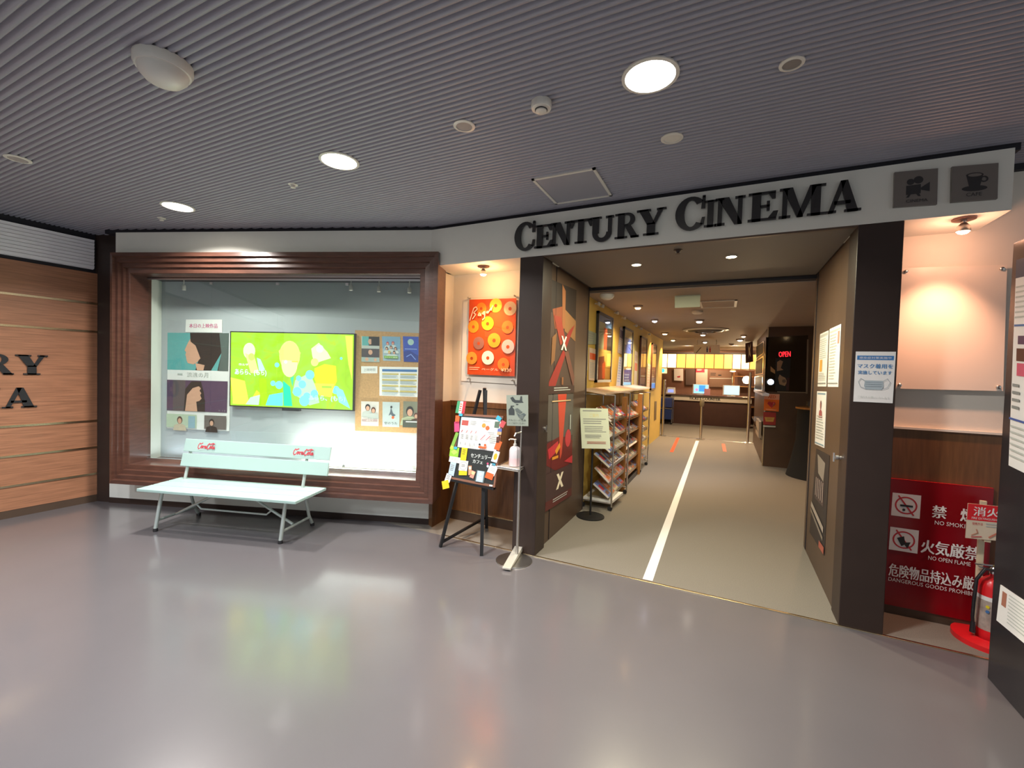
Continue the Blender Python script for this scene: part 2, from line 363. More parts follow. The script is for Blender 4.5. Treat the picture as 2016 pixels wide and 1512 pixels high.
b = MB(); b.box((-2.42, 3.492, 0), (1.7, 3.512, .006), m_gold); b.struct('trim_threshold', bevel=.002)

# ------------------------------------------------------------------ the display window: frame, panes
win = thing('window_1', None, None, DP(1.65, .05, .3), AL, kind='structure')
S0, S1, Z0, Z1 = -.095, 3.41, .30, 2.72
prof = [(0, -.2), (0, .08), (.04, .085), (.046, .055), (.052, .055), (.09, .06), (.096, .03), (.102, .03), (.14, .034), (.146, .008), (.195, .008), (.2, 0), (.2, -.24)]
b = MB(); k = b.mi(m_mahog); L4 = []
for d, wv in prof:
    dl = d*.75
    L4.append(len(b.v)); b.v += [DP(S0+d, wv, Z0+d), DP(S1-dl, wv, Z0+d), DP(S1-dl, wv, Z1-d), DP(S0+d, wv, Z1-d)]
for i in range(len(prof)-1):
    for j in range(4):
        b.f.append((L4[i]+j, L4[i]+(j+1) % 4, L4[i+1]+(j+1) % 4, L4[i+1]+j)); b.m.append(k)
b.build('window_frame', win)
b = MB(); dbox(b, .1, 3.26, -.19, -.215, 2.497, 2.515, m_alu); dbox(b, .1, 3.26, -.185, -.22, .5, .53, m_alu); b.build('glass_track', win)
seams = [3.262] + [ (onD(x, 700, -.2)-K0).dot(DD) for x in (415, 545, 681)] + [.105]
for a, c in zip(seams, seams[1:]):
    b = MB(); dbox(b, a-.0015, c+.0015, -.2, -.206, .52, 2.505, m_glass); b.build('window_pane', win)
for sx in seams[1:-1]:
    for z in (.56, 2.46):
        b = MB(); dbox(b, sx-.016, sx+.016, -.192, -.215, z-.012, z+.012, m_alu); b.build('glass_clip', win)
dl = thing('display_tube_light', 'white tube light lying behind the glass along the display floor on the right', 'light', DP(.9, -.3, .5), AL)
b = MB(); b.tube([DP(.25, -.30, .545), DP(1.55, -.30, .545)], .014, glow('#fff4e4', 9), 10); b.build('tube', dl, smooth=True)
b = MB(); dbox(b, .2, 1.6, -.27, -.33, .501, .53, m_plast); b.build('batten', dl)
def area(name, loc, tgt, energy, col, size, sy=None, parent=None, spread=math.pi):
    ld = bpy.data.lights.new(name, 'AREA'); ld.energy = energy; ld.color = col; ld.size = size
    if sy: ld.shape = 'RECTANGLE'; ld.size_y = sy
    else: ld.shape = 'DISK'
    ld.spread = spread
    o = bpy.data.objects.new(name, ld); sc.collection.objects.link(o)
    d = (Vector(tgt)-Vector(loc)).normalized(); R = d.to_track_quat('-Z', 'Y').to_matrix().to_4x4(); R.translation = Vector(loc)
    if parent: o.parent = parent; o.matrix_local = wm(parent).inverted() @ R
    else: o.matrix_world = R
    return o
def spot(name, loc, tgt, energy, col, ang=60, blend=.6, r=.03, parent=None):
    ld = bpy.data.lights.new(name, 'SPOT'); ld.energy = energy; ld.color = col; ld.spot_size = math.radians(ang); ld.spot_blend = blend; ld.shadow_soft_size = r
    o = bpy.data.objects.new(name, ld); sc.collection.objects.link(o)
    d = (Vector(tgt)-Vector(loc)).normalized(); R = d.to_track_quat('-Z', 'Y').to_matrix().to_4x4(); R.translation = Vector(loc)
    if parent: o.parent = parent; o.matrix_local = wm(parent).inverted() @ R
    else: o.matrix_world = R
    return o
area('display_glow', DP(2.6, -.3, .53), DP(2.6, -.36, 1.6), 1.6, (.85, .92, 1), 1.2, .03, dl)  # added dim bluish light with no fixture, lifts the left side of the display
area('display_glow', DP(.9, -.3, .565), DP(.9, -.37, 1.3), 17, (1, .93, .84), 1.3, .03, dl)
# little white spots under the display ceiling
sp0 = None
for i, (x, y) in enumerate(((362, 566), (691, 566), (746, 569), (806, 571))):
    p = onD(x, y, -.32); lab = 'small white spot head at the display top, %s' % ('above the portrait poster', 'above the right end of the screen', 'above the left edge of the cork board', 'above the right edge of the cork board')[i]
    t = thing('display_spot', lab, 'light', (p.x, p.y, 2.52), AL, 'spot heads under the display ceiling')
    b = MB(); b.tube([(p.x, p.y, 2.52), (p.x, p.y, p.z+.02)], .005, m_plast, 8); b.build('stem', t)
    b = MB(); b.lathe([(.012, .03), (.02, .02), (.02, -.03), (.014, -.032)], p, m_plast, 14); b.build('lamp_head', t, smooth=True)

# ------------------------------------------------------------------ things in the display
tv = thing('wall_screen', 'large wall screen showing a green and yellow concert video in the display window', 'screen', DP(1.65, -.38, 1.12), AL)
Q = rectD(2.372, 1.137, .94, 1.95, -.335)
b = MB(); dbox(b, 2.385, .927, -.336, -.4, 1.125, 1.962, m_blackpl); dbox(b, 1.75, 1.55, -.33, -.37, 1.10, 1.125, m_blackpl); b.build('casing', tv)
m = bpy.data.materials.new('video_picture'); m.use_nodes = True; nt = m.node_tree; bs = nt.nodes['Principled BSDF']
tc = nt.nodes.new('ShaderNodeTexCoord'); nz = nt.nodes.new('ShaderNodeTexNoise'); nz.inputs['Scale'].default_value = 3.2; nz.inputs['Detail'].default_value = 3; nz.inputs['Distortion'].default_value = 1.2
rp = nt.nodes.new('ShaderNodeValToRGB'); cr = rp.color_ramp
for p_, c_ in ((.30, '#a8e000'), (.44, '#b4ee10'), (.56, '#b2f040'), (.66, '#c8e400'), (.8, '#9cf04a')):
    e = cr.elements.new(p_); e.color = rgb(c_)
cr.elements.remove(cr.elements[0]); cr.elements.remove(cr.elements[-1])
nt.links.new(tc.outputs['Object'], nz.inputs['Vector']); nt.links.new(nz.outputs['Fac'], rp.inputs[0])
nt.links.new(rp.outputs[0], bs.inputs['Emission Color']); bs.inputs['Emission Strength'].default_value = .95; bs.inputs['Base Color'].default_value = (.02, .02, .02, 1); bs.inputs['Roughness'].default_value = .3
a = Art(Q, .002, m); e = .8
g = lambda c: glow(c, e)
a.poly([(.02, .9), (.0, .62), (.12, .66), (.16, .98), (.02, .98)], g('#e8e24a')); a.poly([(.16, .96), (.22, .78), (.26, .84), (.2, .98)], g('#d8c832'))
a.poly([(.24, .62), (.3, .62), (.31, .98), (.25, .98)], g('#90e010'))
a.ell(.155, .25, .05, g('#c8f2a0'), rv=.11); a.poly([(.12, .28), (.2, .33), (.24, .55), (.17, .55)], g('#c4ec78')); a.ell(.175, .33, .027, g('#a4de5a'), rv=.05)
a.poly([(.22, .34), (.25, .36), (.29, .5), (.24, .52)], g('#9cf0c0'))
a.ell(.49, .30, .085, g('#c6f070'), rv=.2); a.ell(.49, .42, .065, g('#dfe890'), rv=.17); a.poly([(.40, .24), (.47, .12), (.52, .12), (.58, .26), (.56, .37), (.42, .36)], g('#c6ee66'))
a.ell(.46, .385, .013, g('#e8ffc8')); a.rect(.51, .37, .56, .385, g('#c8c030'))
a.poly([(.30, .98), (.33, .84), (.44, .8), (.44, .98)], g('#5cc8ff')); a.poly([(.44, .64), (.5, .72), (.52, .98), (.45, .98)], g('#10e890')); a.poly([(.5, .6), (.53, .57), (.52, .72)], g('#38e888'))
a.poly([(.54, .63), (.66, .52), (.71, .72), (.74, .92), (.66, .96), (.52, .8)], g('#9fe4a0'))
for x, y, r in ((.39, .43, .018), (.41, .7, .03), (.36, .68, .02), (.66, .55, .035), (.6, .68, .03), (.57, .6, .02), (.56, .78, .035), (.64, .84, .03), (.7, .8, .03), (.87, .74, .03), (.62, .9, .04), (.9, .8, .02), (.91, .32, .01)): a.ell(x, y, r, g('#6ce8ff'))
a.poly([(.67, .2), (.73, .12), (.8, .24), (.83, .32), (.76, .36), (.7, .4), (.68, .3)], g('#ccf2a0')); a.ell(.7, .38, .03, g('#e2f070')); a.ell(.74, .2, .03, g('#b8f6b8'))
a.poly([(.7, .46), (.78, .4), (.87, .42), (.88, .62), (.84, .78), (.74, .76), (.7, .6)], g('#cfe010')); a.poly([(.7, .66), (.86, .66), (.84, .84), (.74, .82)], g('#e6c040')); a.rect(.76, .69, .84, .72, g('#8ede3c'))
a.poly([(.87, .7), (.93, .74), (.99, .98), (.9, .9)], g('#7af0d0')); a.poly([(.94, .02), (1, .02), (1, .6), (.97, .4)], g('#c6f648'))
a.poly([(.14, .98), (.18, .88), (.26, .84), (.25, .98)], g('#a8f0b0'))
a.text('作ルザ', .08, .42, .16, .455, g('#d8fff0')); a.text('あらら、(もち)', .05, .50, .31, .59, g('#bfe8ff'), bold=.001); a.text('あらら、(もち)', .66, .82, .95, .9, g('#a8f4ff'), bold=.001)
a.build('screen_picture', tv)
# portrait poster, title card
a = Art(quadD([(330, 655), (455, 656), (450, 849), (329, 843)], -.385), .01, Wt)
a.rect(0, 0, .97, .385, TE); a.poly([(.36, 0), (.97, 0), (.97, .385), (.80, .385), (.86, .2), (.7, .385), (.45, .385), (.5, .28), (.38, .12)], HR)
a.poly([(.365, .06), (.33, .1), (.285, .165), (.275, .182), (.295, .195), (.30, .205), (.288, .225), (.30, .245), (.31, .285), (.33, .312), (.42, .325), (.48, .3), (.53, .26), (.48, .18), (.45, .1)], SK); a.poly([(.36, .0), (.62, .0), (.66, .22), (.58, .33), (.53, .26), (.45, .13), (.37, .09)], HR); a.poly([(.45, .31), (.6, .33), (.58, .385), (.48, .385)], SK)
a.poly([(.82, .0), (.97, .0), (.97, .385), (.82, .385), (.86, .2)], C('#54635f'))
a.text('流浪の月', .32, .405, .66, .455, LG); a.rect(.17, .42, .25, .435, LG)
a.rect(0, .49, .97, .81, PU); a.rect(.1, .49, .3, .81, C('#5c5356')); a.poly([(.28, .81), (.3, .58), (.4, .5), (.55, .5), (.6, .62), (.62, .81)], HR); a.poly([(.33, .64), (.42, .56), (.52, .55), (.55, .57), (.53, .595), (.56, .62), (.54, .64), (.565, .675), (.53, .70), (.48, .71), (.5, .81), (.3, .81)], SK); a.poly([(.33, .64), (.35, .55), (.52, .51), (.55, .54), (.42, .57)], HR); a.poly([(.52, .72), (.62, .68), (.62, .81), (.5, .81)], HR)
a.text('5.13', .84, .785, .95, .80, Gy)
a.rect(0, .845, .49, .985, C('#b9c9b0')); a.figure(.22, .91, .14, SK, C('#5a463c'), C('#c9b9a0')); a.rect(.36, .86, .47, .985, C('#8fb0bd'))
a.rect(.62, .845, .97, .985, C('#6b6460')); a.figure(.74, .92, .13, SK, HR, HR); a.L += 1
a.thing('portrait_poster', 'tall movie poster of a dark-haired profile on teal, left of the green screen', 'poster')
a = Art(quadD([(366, 629), (437, 629), (437, 655), (365, 654)], -.39), .006, Wt); a.text('本日の上映作品', .1, .32, .88, .66, C('#c65a86'), bold=.003)
a.thing('title_card', 'small white card with pink writing above the portrait poster', 'sign')
# cork board with notices
a = Art(quadD([(699, 650), (826, 656), (824, 853), (699, 848)], -.37), .02, m_cork); a.thing('cork_board', 'tan cork notice board at the right end of the display window', 'board')
def pin(name, q, paint, label, cat='poster', group='notices on the cork board', base=None, wv=-.366, th=.003):
    a = Art(quadD(q, wv), th, base or Wt); paint(a); return a.thing(name, label, cat, group)
def p1(a):
    a.rect(.02, .0, .4, .36, TE); a.rect(.4, 0, 1, .36, HR); a.poly([(.42, .1), (.36, .2), (.44, .32), (.55, .3), (.55, .1)], SK); a.rect(0, .36, 1, .48, LG); a.rect(0, .48, 1, .82, C('#4d4447')); a.ell(.5, .62, .12, SK, rv=.1); a.rect(0, .82, 1, 1, C('#9fb0ab')); a.ell(.3, .9, .1, SK, rv=.07); a.ell(.78, .91, .08, SK, rv=.06)
pin('movie_flyer', [(712, 662), (747, 663), (747, 713), (712, 712)], p1, 'small split portrait movie flyer, top left on the cork board')
def p2(a):
    a.rect(0, 0, 1, .5, C('#7aa3bd'))
    for x, y, c, h in ((.3, .3, SK, RD), (.6, .28, SK, RD), (.25, .5, SK, HR), (.5, .45, SK, HR), (.75, .5, SK, BR), (.4, .66, SK, YE), (.68, .66, SK, HR)): a.figure(x, y, .26, c, h, C('#c9d3cf'))
    a.rect(.1, .8, .9, .9, GN); a.text('わくわく劇場', .14, .83, .86, .88, Wt)
pin('movie_flyer', [(752, 662), (788, 663), (788, 711), (754, 710)], p2, 'flyer with a crowd of faces on blue, top middle of the cork board', base=C('#9fb6c2'))
def p3(a):
    a.ell(.5, .22, .2, C('#a6c9c0')); a.rect(.1, .48, .9, .51, C('#8aa3d8')); a.poly([(.0, .6), (.4, .55), (1, .75), (1, 1), (0, 1)], C('#263a8a')); a.stroke([(.2, .8), (.5, .7), (.8, .9)], .05, C('#7f9be0'))
pin('movie_flyer', [(793, 662), (824, 663), (824, 713), (795, 712)], p3, 'deep blue flyer with a pale disc, top right of the cork board', base=C('#3450b0'))
pin('name_card', [(711, 721), (743, 721), (743, 735), (711, 735)], lambda a: a.text('上映時間', .15, .3, .88, .72, Gy), 'small white card under the split portrait flyer', 'sign')
def p4(a):
    a.rect(.07, .08, .95, .16, BL)
    for i, v in enumerate((.22, .42, .62, .8)):
        for u in (.07, .53): a.rect(u, v, u+.42, v+.05, C('#c6b468')); a.lines(u, v+.07, u+.42, v+.17, 4, C('#9db4bd'))
pin('timetable_sheet', [(747, 722), (825, 723), (824, 782), (747, 779)], p4, 'wide white timetable sheet in the middle of the cork board', 'notice')
def p5(a):
    a.figure(.38, .26, .5, SK, HR, LG); a.figure(.7, .36, .45, SK, BR, LG); a.rect(.05, .72, .95, .82, C('#b09a98')); a.text('ふたり', .3, .68, .7, .8, Wt)
pin('movie_flyer', [(711, 790), (746, 791), (745, 839), (711, 838)], p5, 'white flyer of a couple, lower left on the cork board', base=C('#d8d2ca'))
def p6(a):
    a.poly([(.5, .2), (.62, .45), (.78, .52), (.62, .6), (.5, .5), (.36, .55), (.45, .4)], C('#59626c')); a.ell(.52, .2, .06, HR, rv=.05); a.ell(.62, .62, .08, OR); a.text('空のうた', .12, .8, .88, .9, Bk)
pin('movie_flyer', [(753, 791), (787, 792), (786, 841), (753, 840)], p6, 'pale grey flyer with a leaping figure, lower middle of the cork board', base=C('#b9c6c6'))
def p7(a):
    a.figure(.45, .4, .7, SK, HR, C('#b6bd9a')); a.figure(1.0-.14, .55, .4, SK, BR, BR); a.rect(0, .72, 1, 1, C('#50544a')); a.rect(.2, .76, .95, .8, Wt)
pin('movie_flyer', [(794, 790), (824, 791), (823, 842), (793, 841)], p7, 'olive flyer of a seated figure, lower right on the cork board', base=C('#7f806c'))

# ------------------------------------------------------------------ bench
fl_, fr_, br_ = onZ(306, 1046), onZ(552, 1070), onZ(610, 1034)
ex = (fr_-fl_); Lb = ex.length; ex.normalize(); ey = Vector((-ex.y, ex.x, 0)); dep = (br_-fr_).dot(ey)
ang = math.atan2(ex.y, ex.x); O = (fl_+fr_)/2
bench = thing('park_bench', 'pale green slatted bench with red script lettering in front of the display window', 'bench', O, ang)
def BP(x, y, z): return O + ex*x + ey*y + Vector((0, 0, z))
def slat(nm, x0, x1, c, ay, az, m, par):
    b = MB(); b.obox(c, ex*(x1-x0)/2, ay, az, m); return b.build(nm, par, bevel=.004)
hx = Lb/2; SX = hx+.165; zs = .425
for i in range(3):
    y0 = -.105+i*.159
    slat('seat_slat', -SX+.075, SX+.05, BP(.0625, y0+.075, zs-.012), ey*.075, Vector((0, 0, .013)), m_bench, bench)
tl = Vector((0, 0, 1)); bt = (ey*.24+tl).normalized(); bn = bt.cross(ex).normalized()
def back_pt(h): return BP(0, dep*.60, zs) + bt*h
backs = []
for i, h in enumerate((.195, .342)):
    backs.append(slat('back_slat', -SX+.11, SX+.09, back_pt(h)+ex*.10, bt*.064, bn*.012, m_bench, bench))
for sx in (-hx, hx):
    b = MB(); b.tube([BP(sx, 0, .02), BP(sx, .07, zs-.03)], .017, m_benchleg, 12); b.build('leg', bench, smooth=True)
    b = MB(); b.tube([BP(sx, dep, .02), BP(sx, dep-.06, .12), BP(sx, dep*.72, zs-.03)], .015, m_benchleg, 12); b.build('leg', bench, smooth=True)
    b = MB(); b.tube([back_pt(h)+ex*sx+bn*(.024 if bn.dot(ey) > 0 else -.024) for h in (-.04, .1, .25, .395)], .015, m_benchleg, 12); b.build('back_upright', bench, smooth=True)
    b = MB(); b.tube([BP(sx, .025, .10), BP(sx, dep-.05, .10)], .012, m_benchleg, 10); b.build('foot_rail', bench, smooth=True)
    b = MB(); b.tube([BP(sx, .055, zs-.035), BP(sx, dep*.8, zs-.035)], .013, m_benchleg, 10); b.build('seat_rail', bench, smooth=True)
    b = MB(); b.tube([BP(sx*.97, dep*.42, .105), BP(sx*.12, dep*.42, zs-.035)], .013, m_benchleg, 10); b.build('brace', bench, smooth=True)
    for yy in (0, dep):
        b = MB(); b.lathe([(.02, 0), (.021, .012), (.019, .03)], BP(sx, yy, 0), m_blackpl, 14); b.build('rubber_foot', bench, smooth=True)
b = MB(); X = hx*.62; b.tube([BP(-X, dep*.42, .215), BP(-X+.05, dep*.42, .175), BP(X-.05, dep*.42, .175), BP(X, dep*.42, .215)], .009, m_benchleg, 10); b.build('tie_rod', bench, smooth=True)
# red script on the upper back slat, drawn as brush strokes
SCR = [[(.16, .30), (.10, .22), (.04, .42), (.02, .68), (.07, .86), (.15, .74)], [(.14, .32), (.26, .18)], [(.22, .5), (.18, .62), (.22, .76), (.27, .62), (.22, .5), (.30, .52)], [(.33, .5), (.30, .66), (.34, .76)], [(.33, .56), (.40, .5)], [(.46, .5), (.41, .6), (.43, .76), (.49, .6), (.48, .5), (.48, .74), (.53, .7)],
       [(.70, .26), (.64, .2), (.57, .4), (.54, .66), (.59, .84), (.68, .72)], [(.69, .3), (.86, .16), (.96, .24)], [(.74, .5), (.70, .62), (.74, .76), (.79, .62), (.74, .5), (.81, .52)], [(.87, .22), (.83, .5), (.84, .74), (.88, .72)], [(.95, .5), (.90, .6), (.92, .76), (.97, .6), (.96, .5), (.97, .74), (1.0, .7)]]
fn = bn if bn.dot(CAM-back_pt(.4)) > 0 else -bn
for c0, c1 in ((-SX+.27, -SX+.47), (SX-.30, SX-.08)):
    o0 = back_pt(.342)+fn*.0135
    a = Art([o0+ex*c0+bt*.045, o0+ex*c1+bt*.045, o0+ex*c1-bt*.045, o0+ex*c0-bt*.045], .0005, m_bench)
    for st in SCR: a.stroke(st, .042, C('#c8444e'))
    a.build('script_lettering', backs[1], label='red script lettering')
p = onZ(475, 963, zs+.002); a = Art([p-ex*.1+ey*.045, p+ex*.1+ey*.045, p+ex*.1-ey*.045, p-ex*.1-ey*.045], .001, Wt); a.lines(.1, .2, .9, .8, 3, LG)
a.thing('paper_notice', 'white paper notice lying on the middle of the green bench seat', 'notice')

# ------------------------------------------------------------------ letters
def glyph(ch):
    P = []
    def r(x0, y0, x1, y1): P.append([(x0, y0), (x1, y0), (x1, y1), (x0, y1)])
    def par(xa, xb, y0, xc, xd, y1): P.append([(xa, y0), (xb, y0), (xd, y1), (xc, y1)])
    def arc(cx, cy, rx, ry, a0, a1, tx, ty, n=22):
        for i in range(n):
            q = []
            for t in (a0+(a1-a0)*i/n, a0+(a1-a0)*(i+1)/n):
                t = math.radians(t); q.append(((cx+rx*math.cos(t), cy+ry*math.sin(t)), (cx+(rx-tx)*math.cos(t), cy+(ry-ty)*math.sin(t))))
            P.append([q[0][0], q[1][0], q[1][1], q[0][1]])
    if ch == 'C':
        arc(.54, .5, .54, .5, 42, 318, .31, .10); par(.86, 1.0, .62, .9, 1.0, .97); par(.84, .96, .14, .9, 1.0, .36); r(.90, .93, 1.0, 1.0)
    elif ch == 'E':
        r(.13, 0, .43, 1); r(0, .92, .9, 1); r(0, 0, .94, .08); r(.4, .46, .72, .54); par(.78, .9, .74, .66, .9, .95); par(.66, .94, .06, .84, 1.0, .30); par(.62, .72, .33, .62, .72, .67)
    elif ch == 'N':
        r(.09, 0, .24, 1); r(0, 0, .34, .08); r(.76, .0, .91, 1); r(.66, .92, 1, 1); r(0, .92, .3, 1); par(.66, .91, 0, .09, .46, 1)
    elif ch == 'T':
        r(.36, 0, .64, 1); r(.22, 0, .78, .07); r(0, .91, 1, 1); par(0, .08, .68, 0, .22, .95); par(.92, 1, .68, .78, 1, .95)
    elif ch == 'U':
        r(.10, .36, .38, 1); r(0, .93, .48, 1); r(.76, .36, .92, 1); r(.66, .92, 1, 1); arc(.51, .37, .41, .38, 180, 360, .22, .16)
    elif ch == 'R':
        r(.12, 0, .40, 1); r(0, .93, .5, 1); r(0, 0, .52, .07); arc(.5, .74, .33, .26, -90, 90, .2, .08); r(.38, .48, .52, .55); par(.68, .98, 0, .40, .66, .5); r(.66, 0, 1.0, .07)
    elif ch == 'Y':
        r(.36, 0, .64, .46); r(.24, 0, .76, .07); par(.36, .64, .40, .06, .38, 1); par(.52, .64, .40, .76, .92, 1); r(0, .93, .48, 1); r(.68, .93, 1, 1)
    elif ch == 'I':
        r(.25, 0, .75, 1); r(0, 0, 1, .07); r(0, .93, 1, 1)
    elif ch == 'M':
        r(.07, 0, .18, 1); r(0, 0, .26, .08); r(.70, 0, .90, 1); r(.62, 0, 1, .07); r(0, .93, .22, 1); r(.78, .93, 1, 1); par(.40, .54, 0, .08, .29, 1); par(.40, .52, 0, .66, .82, 1)
    elif ch == 'A':
        par(.62, .92, 0, .40, .60, 1); par(.08, .22, 0, .40, .56, 1); r(.24, .25, .7, .36); r(0, 0, .31, .07); r(.54, 0, 1, .07)
    return P
def letter(par, ch, o, ux, uz, un, wd, h, th, m):
    b = MB(); b.flat = True
    o, ux, uz, un = map(Vector, (o, ux, uz, un))
    for pl in glyph(ch):
        ft = [o+ux*(x*wd)+uz*(y*h)+un*th for x, y in pl]; bk = [p-un*th for p in ft]; n = len(pl)
        b.face(ft, m)
        for i in range(n): b.face([bk[i], bk[(i+1) % n], ft[(i+1) % n], ft[i]], m)
        b.face(bk[::-1], m)
    return b.build('letter_'+ch.lower(), par)
cs = thing('cinema_sign', 'dark metal cinema name in raised serif capitals on the white band over the entrance', 'sign', (-.5, 3.49, 2.64))
for ch, x0, x1, z0, z1 in (('C', -1.705, -1.512, 2.645, 2.892), ('E', -1.516, -1.342, 2.656, 2.848), ('N', -1.368, -1.185, 2.66, 2.85), ('T', -1.196, -1.018, 2.661, 2.852), ('U', -1.03, -.84, 2.655, 2.853), ('R', -.83, -.645, 2.664, 2.856), ('Y', -.665, -.448, 2.667, 2.862),
                           ('C', -.385, -.182, 2.668, 2.91), ('I', -.188, -.106, 2.68, 2.868), ('N', -.117, .073, 2.68, 2.872), ('E', .091, .272, 2.682, 2.876), ('M', .276, .534, 2.682, 2.88), ('A', .535, .723, 2.682, 2.882)):
    letter(cs, ch, (x0, 3.478, z0), (1, 0, 0), (0, 0, 1), (0, -1, 0), x1-x0, z1-z0, .016, m_letter)
ls = thing('wall_sign', 'dark serif cinema name on the wood wall at the left edge', 'sign', (-6.35, 1.2, 1.1))
for word, z0, y1, wds in (('CENTURY', 1.43, 1.995, (.24, .2, .2, .2, .2, .22, .24)), ('CINEMA', 1.10, 1.915, (.24, .09, .2, .2, .28, .25))):
    y = y1
    for i in range(len(word)-1, -1, -1):
        y -= wds[i]; h = .25 if i == 0 else .20
        letter(ls, word[i], (-6.349, y, z0-(.02 if i == 0 else 0)), (0, 1, 0), (0, 0, 1), (1, 0, 0), wds[i]*.97, h, .012, m_letter); y -= .004
# louvred light panel over the wood wall
lp = thing('louver_panel', 'white louvred panel over the wood wall at upper left', 'panel', (-6.36, -1, 2.6))
for i in range(9):
    z = 2.605+i*.0355
    b = MB(); b.hexa([(-6.37, -5, z), (-6.345, -5, z), (-6.345, 2.36, z), (-6.37, 2.36, z), (-6.37, -5, z+.0355), (-6.338, -5, z+.032), (-6.338, 2.36, z+.032), (-6.37, 2.36, z+.0355)], m_frost); b.build('louver_slat', lp)
b = MB(); b.box((-6.376, -5, 2.6), (-6.368, 2.36, 2.92), m_frost); b.build('backing', lp)
# two icon plaques
m_plq = mat('grey_brown_plaque', (.16, .145, .13), .4)
a = Art(quadY([(1761.5, 339), (1847, 331), (1845, 402), (1759.5, 408)], 3.48), .02, m_plq)
a.poly([(.28, .42), (.62, .4), (.62, .66), (.28, .68)], Bk); a.ell(.38, .32, .09, Bk); a.ell(.56, .28, .11, Bk); a.poly([(.62, .5), (.82, .36), (.82, .62), (.62, .56)], Bk); a.poly([(.34, .66), (.4, .66), (.34, .76), (.28, .76)], Bk); a.poly([(.5, .66), (.58, .66), (.62, .74), (.56, .74)], Bk); a.text('CINEMA', .28, .82, .78, .9, Bk)
a.thing('icon_plaque', 'square grey plaque with a movie camera symbol on the white band', 'sign', 'symbol plaques at the right end of the band')
a = Art(quadY([(1874.5, 328), (1966, 320.5), (1964, 391), (1873, 398)], 3.48), .02, m_plq)
a.ell(.5, .66, .28, Bk, rv=.08); a.poly([(.32, .3), (.68, .3), (.62, .6), (.38, .6)], Bk); a.ell(.5, .29, .19, Bk, rv=.07); a.ell(.5, .29, .15, m_plq, rv=.045); a.ring(.7, .42, .09, .035, Bk); a.text('CAFE', .32, .78, .66, .88, Bk)
a.thing('icon_plaque', 'square grey plaque with a coffee cup symbol on the white band', 'sign', 'symbol plaques at the right end of the band')

# ------------------------------------------------------------------ hall ceiling fittings
WARM, NEUT, COOL = (1, .72, .42), (1, .95, .90), (.88, .93, 1)
def downlight(p, r, label, energy, group, col=NEUT, tone='#fff6e6', em=14, spread=math.pi):
    t = thing('downlight', label, 'light', p, 0, group)
    b = MB(); b.lathe([(r*1.12, 0), (r*1.12, -.008), (r*.98, -.010), (r*.98, 0)], p, m_plast, 32); b.build('trim_ring', t, smooth=True)
    b = MB(); b.lathe([(r*.97, -.004), (r*.97, -.007)], p, glow(tone, em), 32); b.build('lamp_lens', t)
    area('lamp', Vector(p)-Vector((0, 0, .012)), Vector(p)-Vector((0, 0, 1)), energy, col, r*1.9, None, t, spread)
    return t
zc = 2.99
for i, (x, y) in enumerate(((1280, 148), (668, 316), (350, 406))):
    downlight(onZ(x, y, zc), .115, ('nearest bright round downlight, in front of the cinema entrance', 'bright round downlight over the right half of the display window', 'bright round downlight at the far left over the display window')[i], 42, 'downlights in the ribbed ceiling', spread=2.5)
for x, y, e in ((-4.45, .1, 52), (-2.4, .1, 28), (-4.45, -2, 52), (-2.4, -2, 24)):
    area('hall_lamp', (x, y, 2.98), (x, y, 0), e, COOL, .22, spread=2.7)
def rad(p, px): return px*depth(p)/F
p = onZ(322, 122, zc); r = .115
t = thing('dome_detector', 'white half-dome unit on the ribbed ceiling at upper left', 'ceiling sensor', p)
b = MB(); b.lathe([(r, 0), (r, -.03), (r*.93, -.045)], p, m_plast, 28); b.build('base', t, smooth=True)
b = MB(); b.lathe([(r*.86, -.045), (r*.82, -.065), (r*.62, -.09), (r*.3, -.105), (.005, -.108)], p, m_plast, 28); b.build('dome', t, smooth=True)
p = onZ(1066, 200, zc); r = .052
t = thing('smoke_detector', 'round smoke detector with dark slots left of the big downlight', 'detector', p)
b = MB(); b.lathe([(r, 0), (r*1.02, -.03), (r*.95, -.038), (r*.6, -.042)], p, m_plast, 26); b.build('body', t, smooth=True)
b = MB(); b.lathe([(r*.55, -.042), (r*.55, -.052), (r*.2, -.056)], p, m_plast, 20); b.lathe([(r*.62, -.0415), (r*.62, -.046)], p, Bk, 20); b.build('sensor_head', t)
def speaker(x, y, r, label, inner):
    p = onZ(x, y, zc); t = thing('ceiling_speaker', label, 'speaker', p, 0, 'round covers on the ribbed ceiling')
    b = MB(); b.lathe([(r, 0), (r, -.006), (r*.74, -.009), (r*.72, -.004)], p, m_plast, 28); b.build('rim', t, smooth=True)
    b = MB(); b.lathe([(r*.72, 0), (r*.72, -.006)], p, inner, 28); b.build('grille', t)
speaker(914, 247, .062, 'round cream ceiling cover with grey grille, nearest the hanging smoke detector', C('#9b9390'))
speaker(1323, 271, .062, 'plain round cream ceiling cover in front of the cinema letters', m_plast)
speaker(1559, 124, .05, 'round white ceiling cover with recessed centre at upper right', C('#7f7a76'))
speaker(35, 312, .07, 'round white ceiling cover at the far left edge', C('#9b9390'))
for x, y, r, lab in ((577, 363, .035, 'small white sprinkler cap between the two far downlights'), (318, 429, .035, 'small white sprinkler cap beside the leftmost downlight')):
    p = onZ(x, y, zc); b = MB(); b.lathe([(r, 0), (r, -.004), (r*.5, -.007), (r*.3, -.02), (r*.55, -.022), (r*.5, -.026)], p, m_plast, 18); b.thing('sprinkler', lab, 'sprinkler', 'sprinkler caps on the ribbed ceiling', smooth=True)
q = [onZ(x, y, 2.988) for x, y in ((1043, 353), (1171, 328), (1204, 385), (1094, 401))]
x0, x1, y0, y1 = -1.31, -.845, 2.91, 3.41
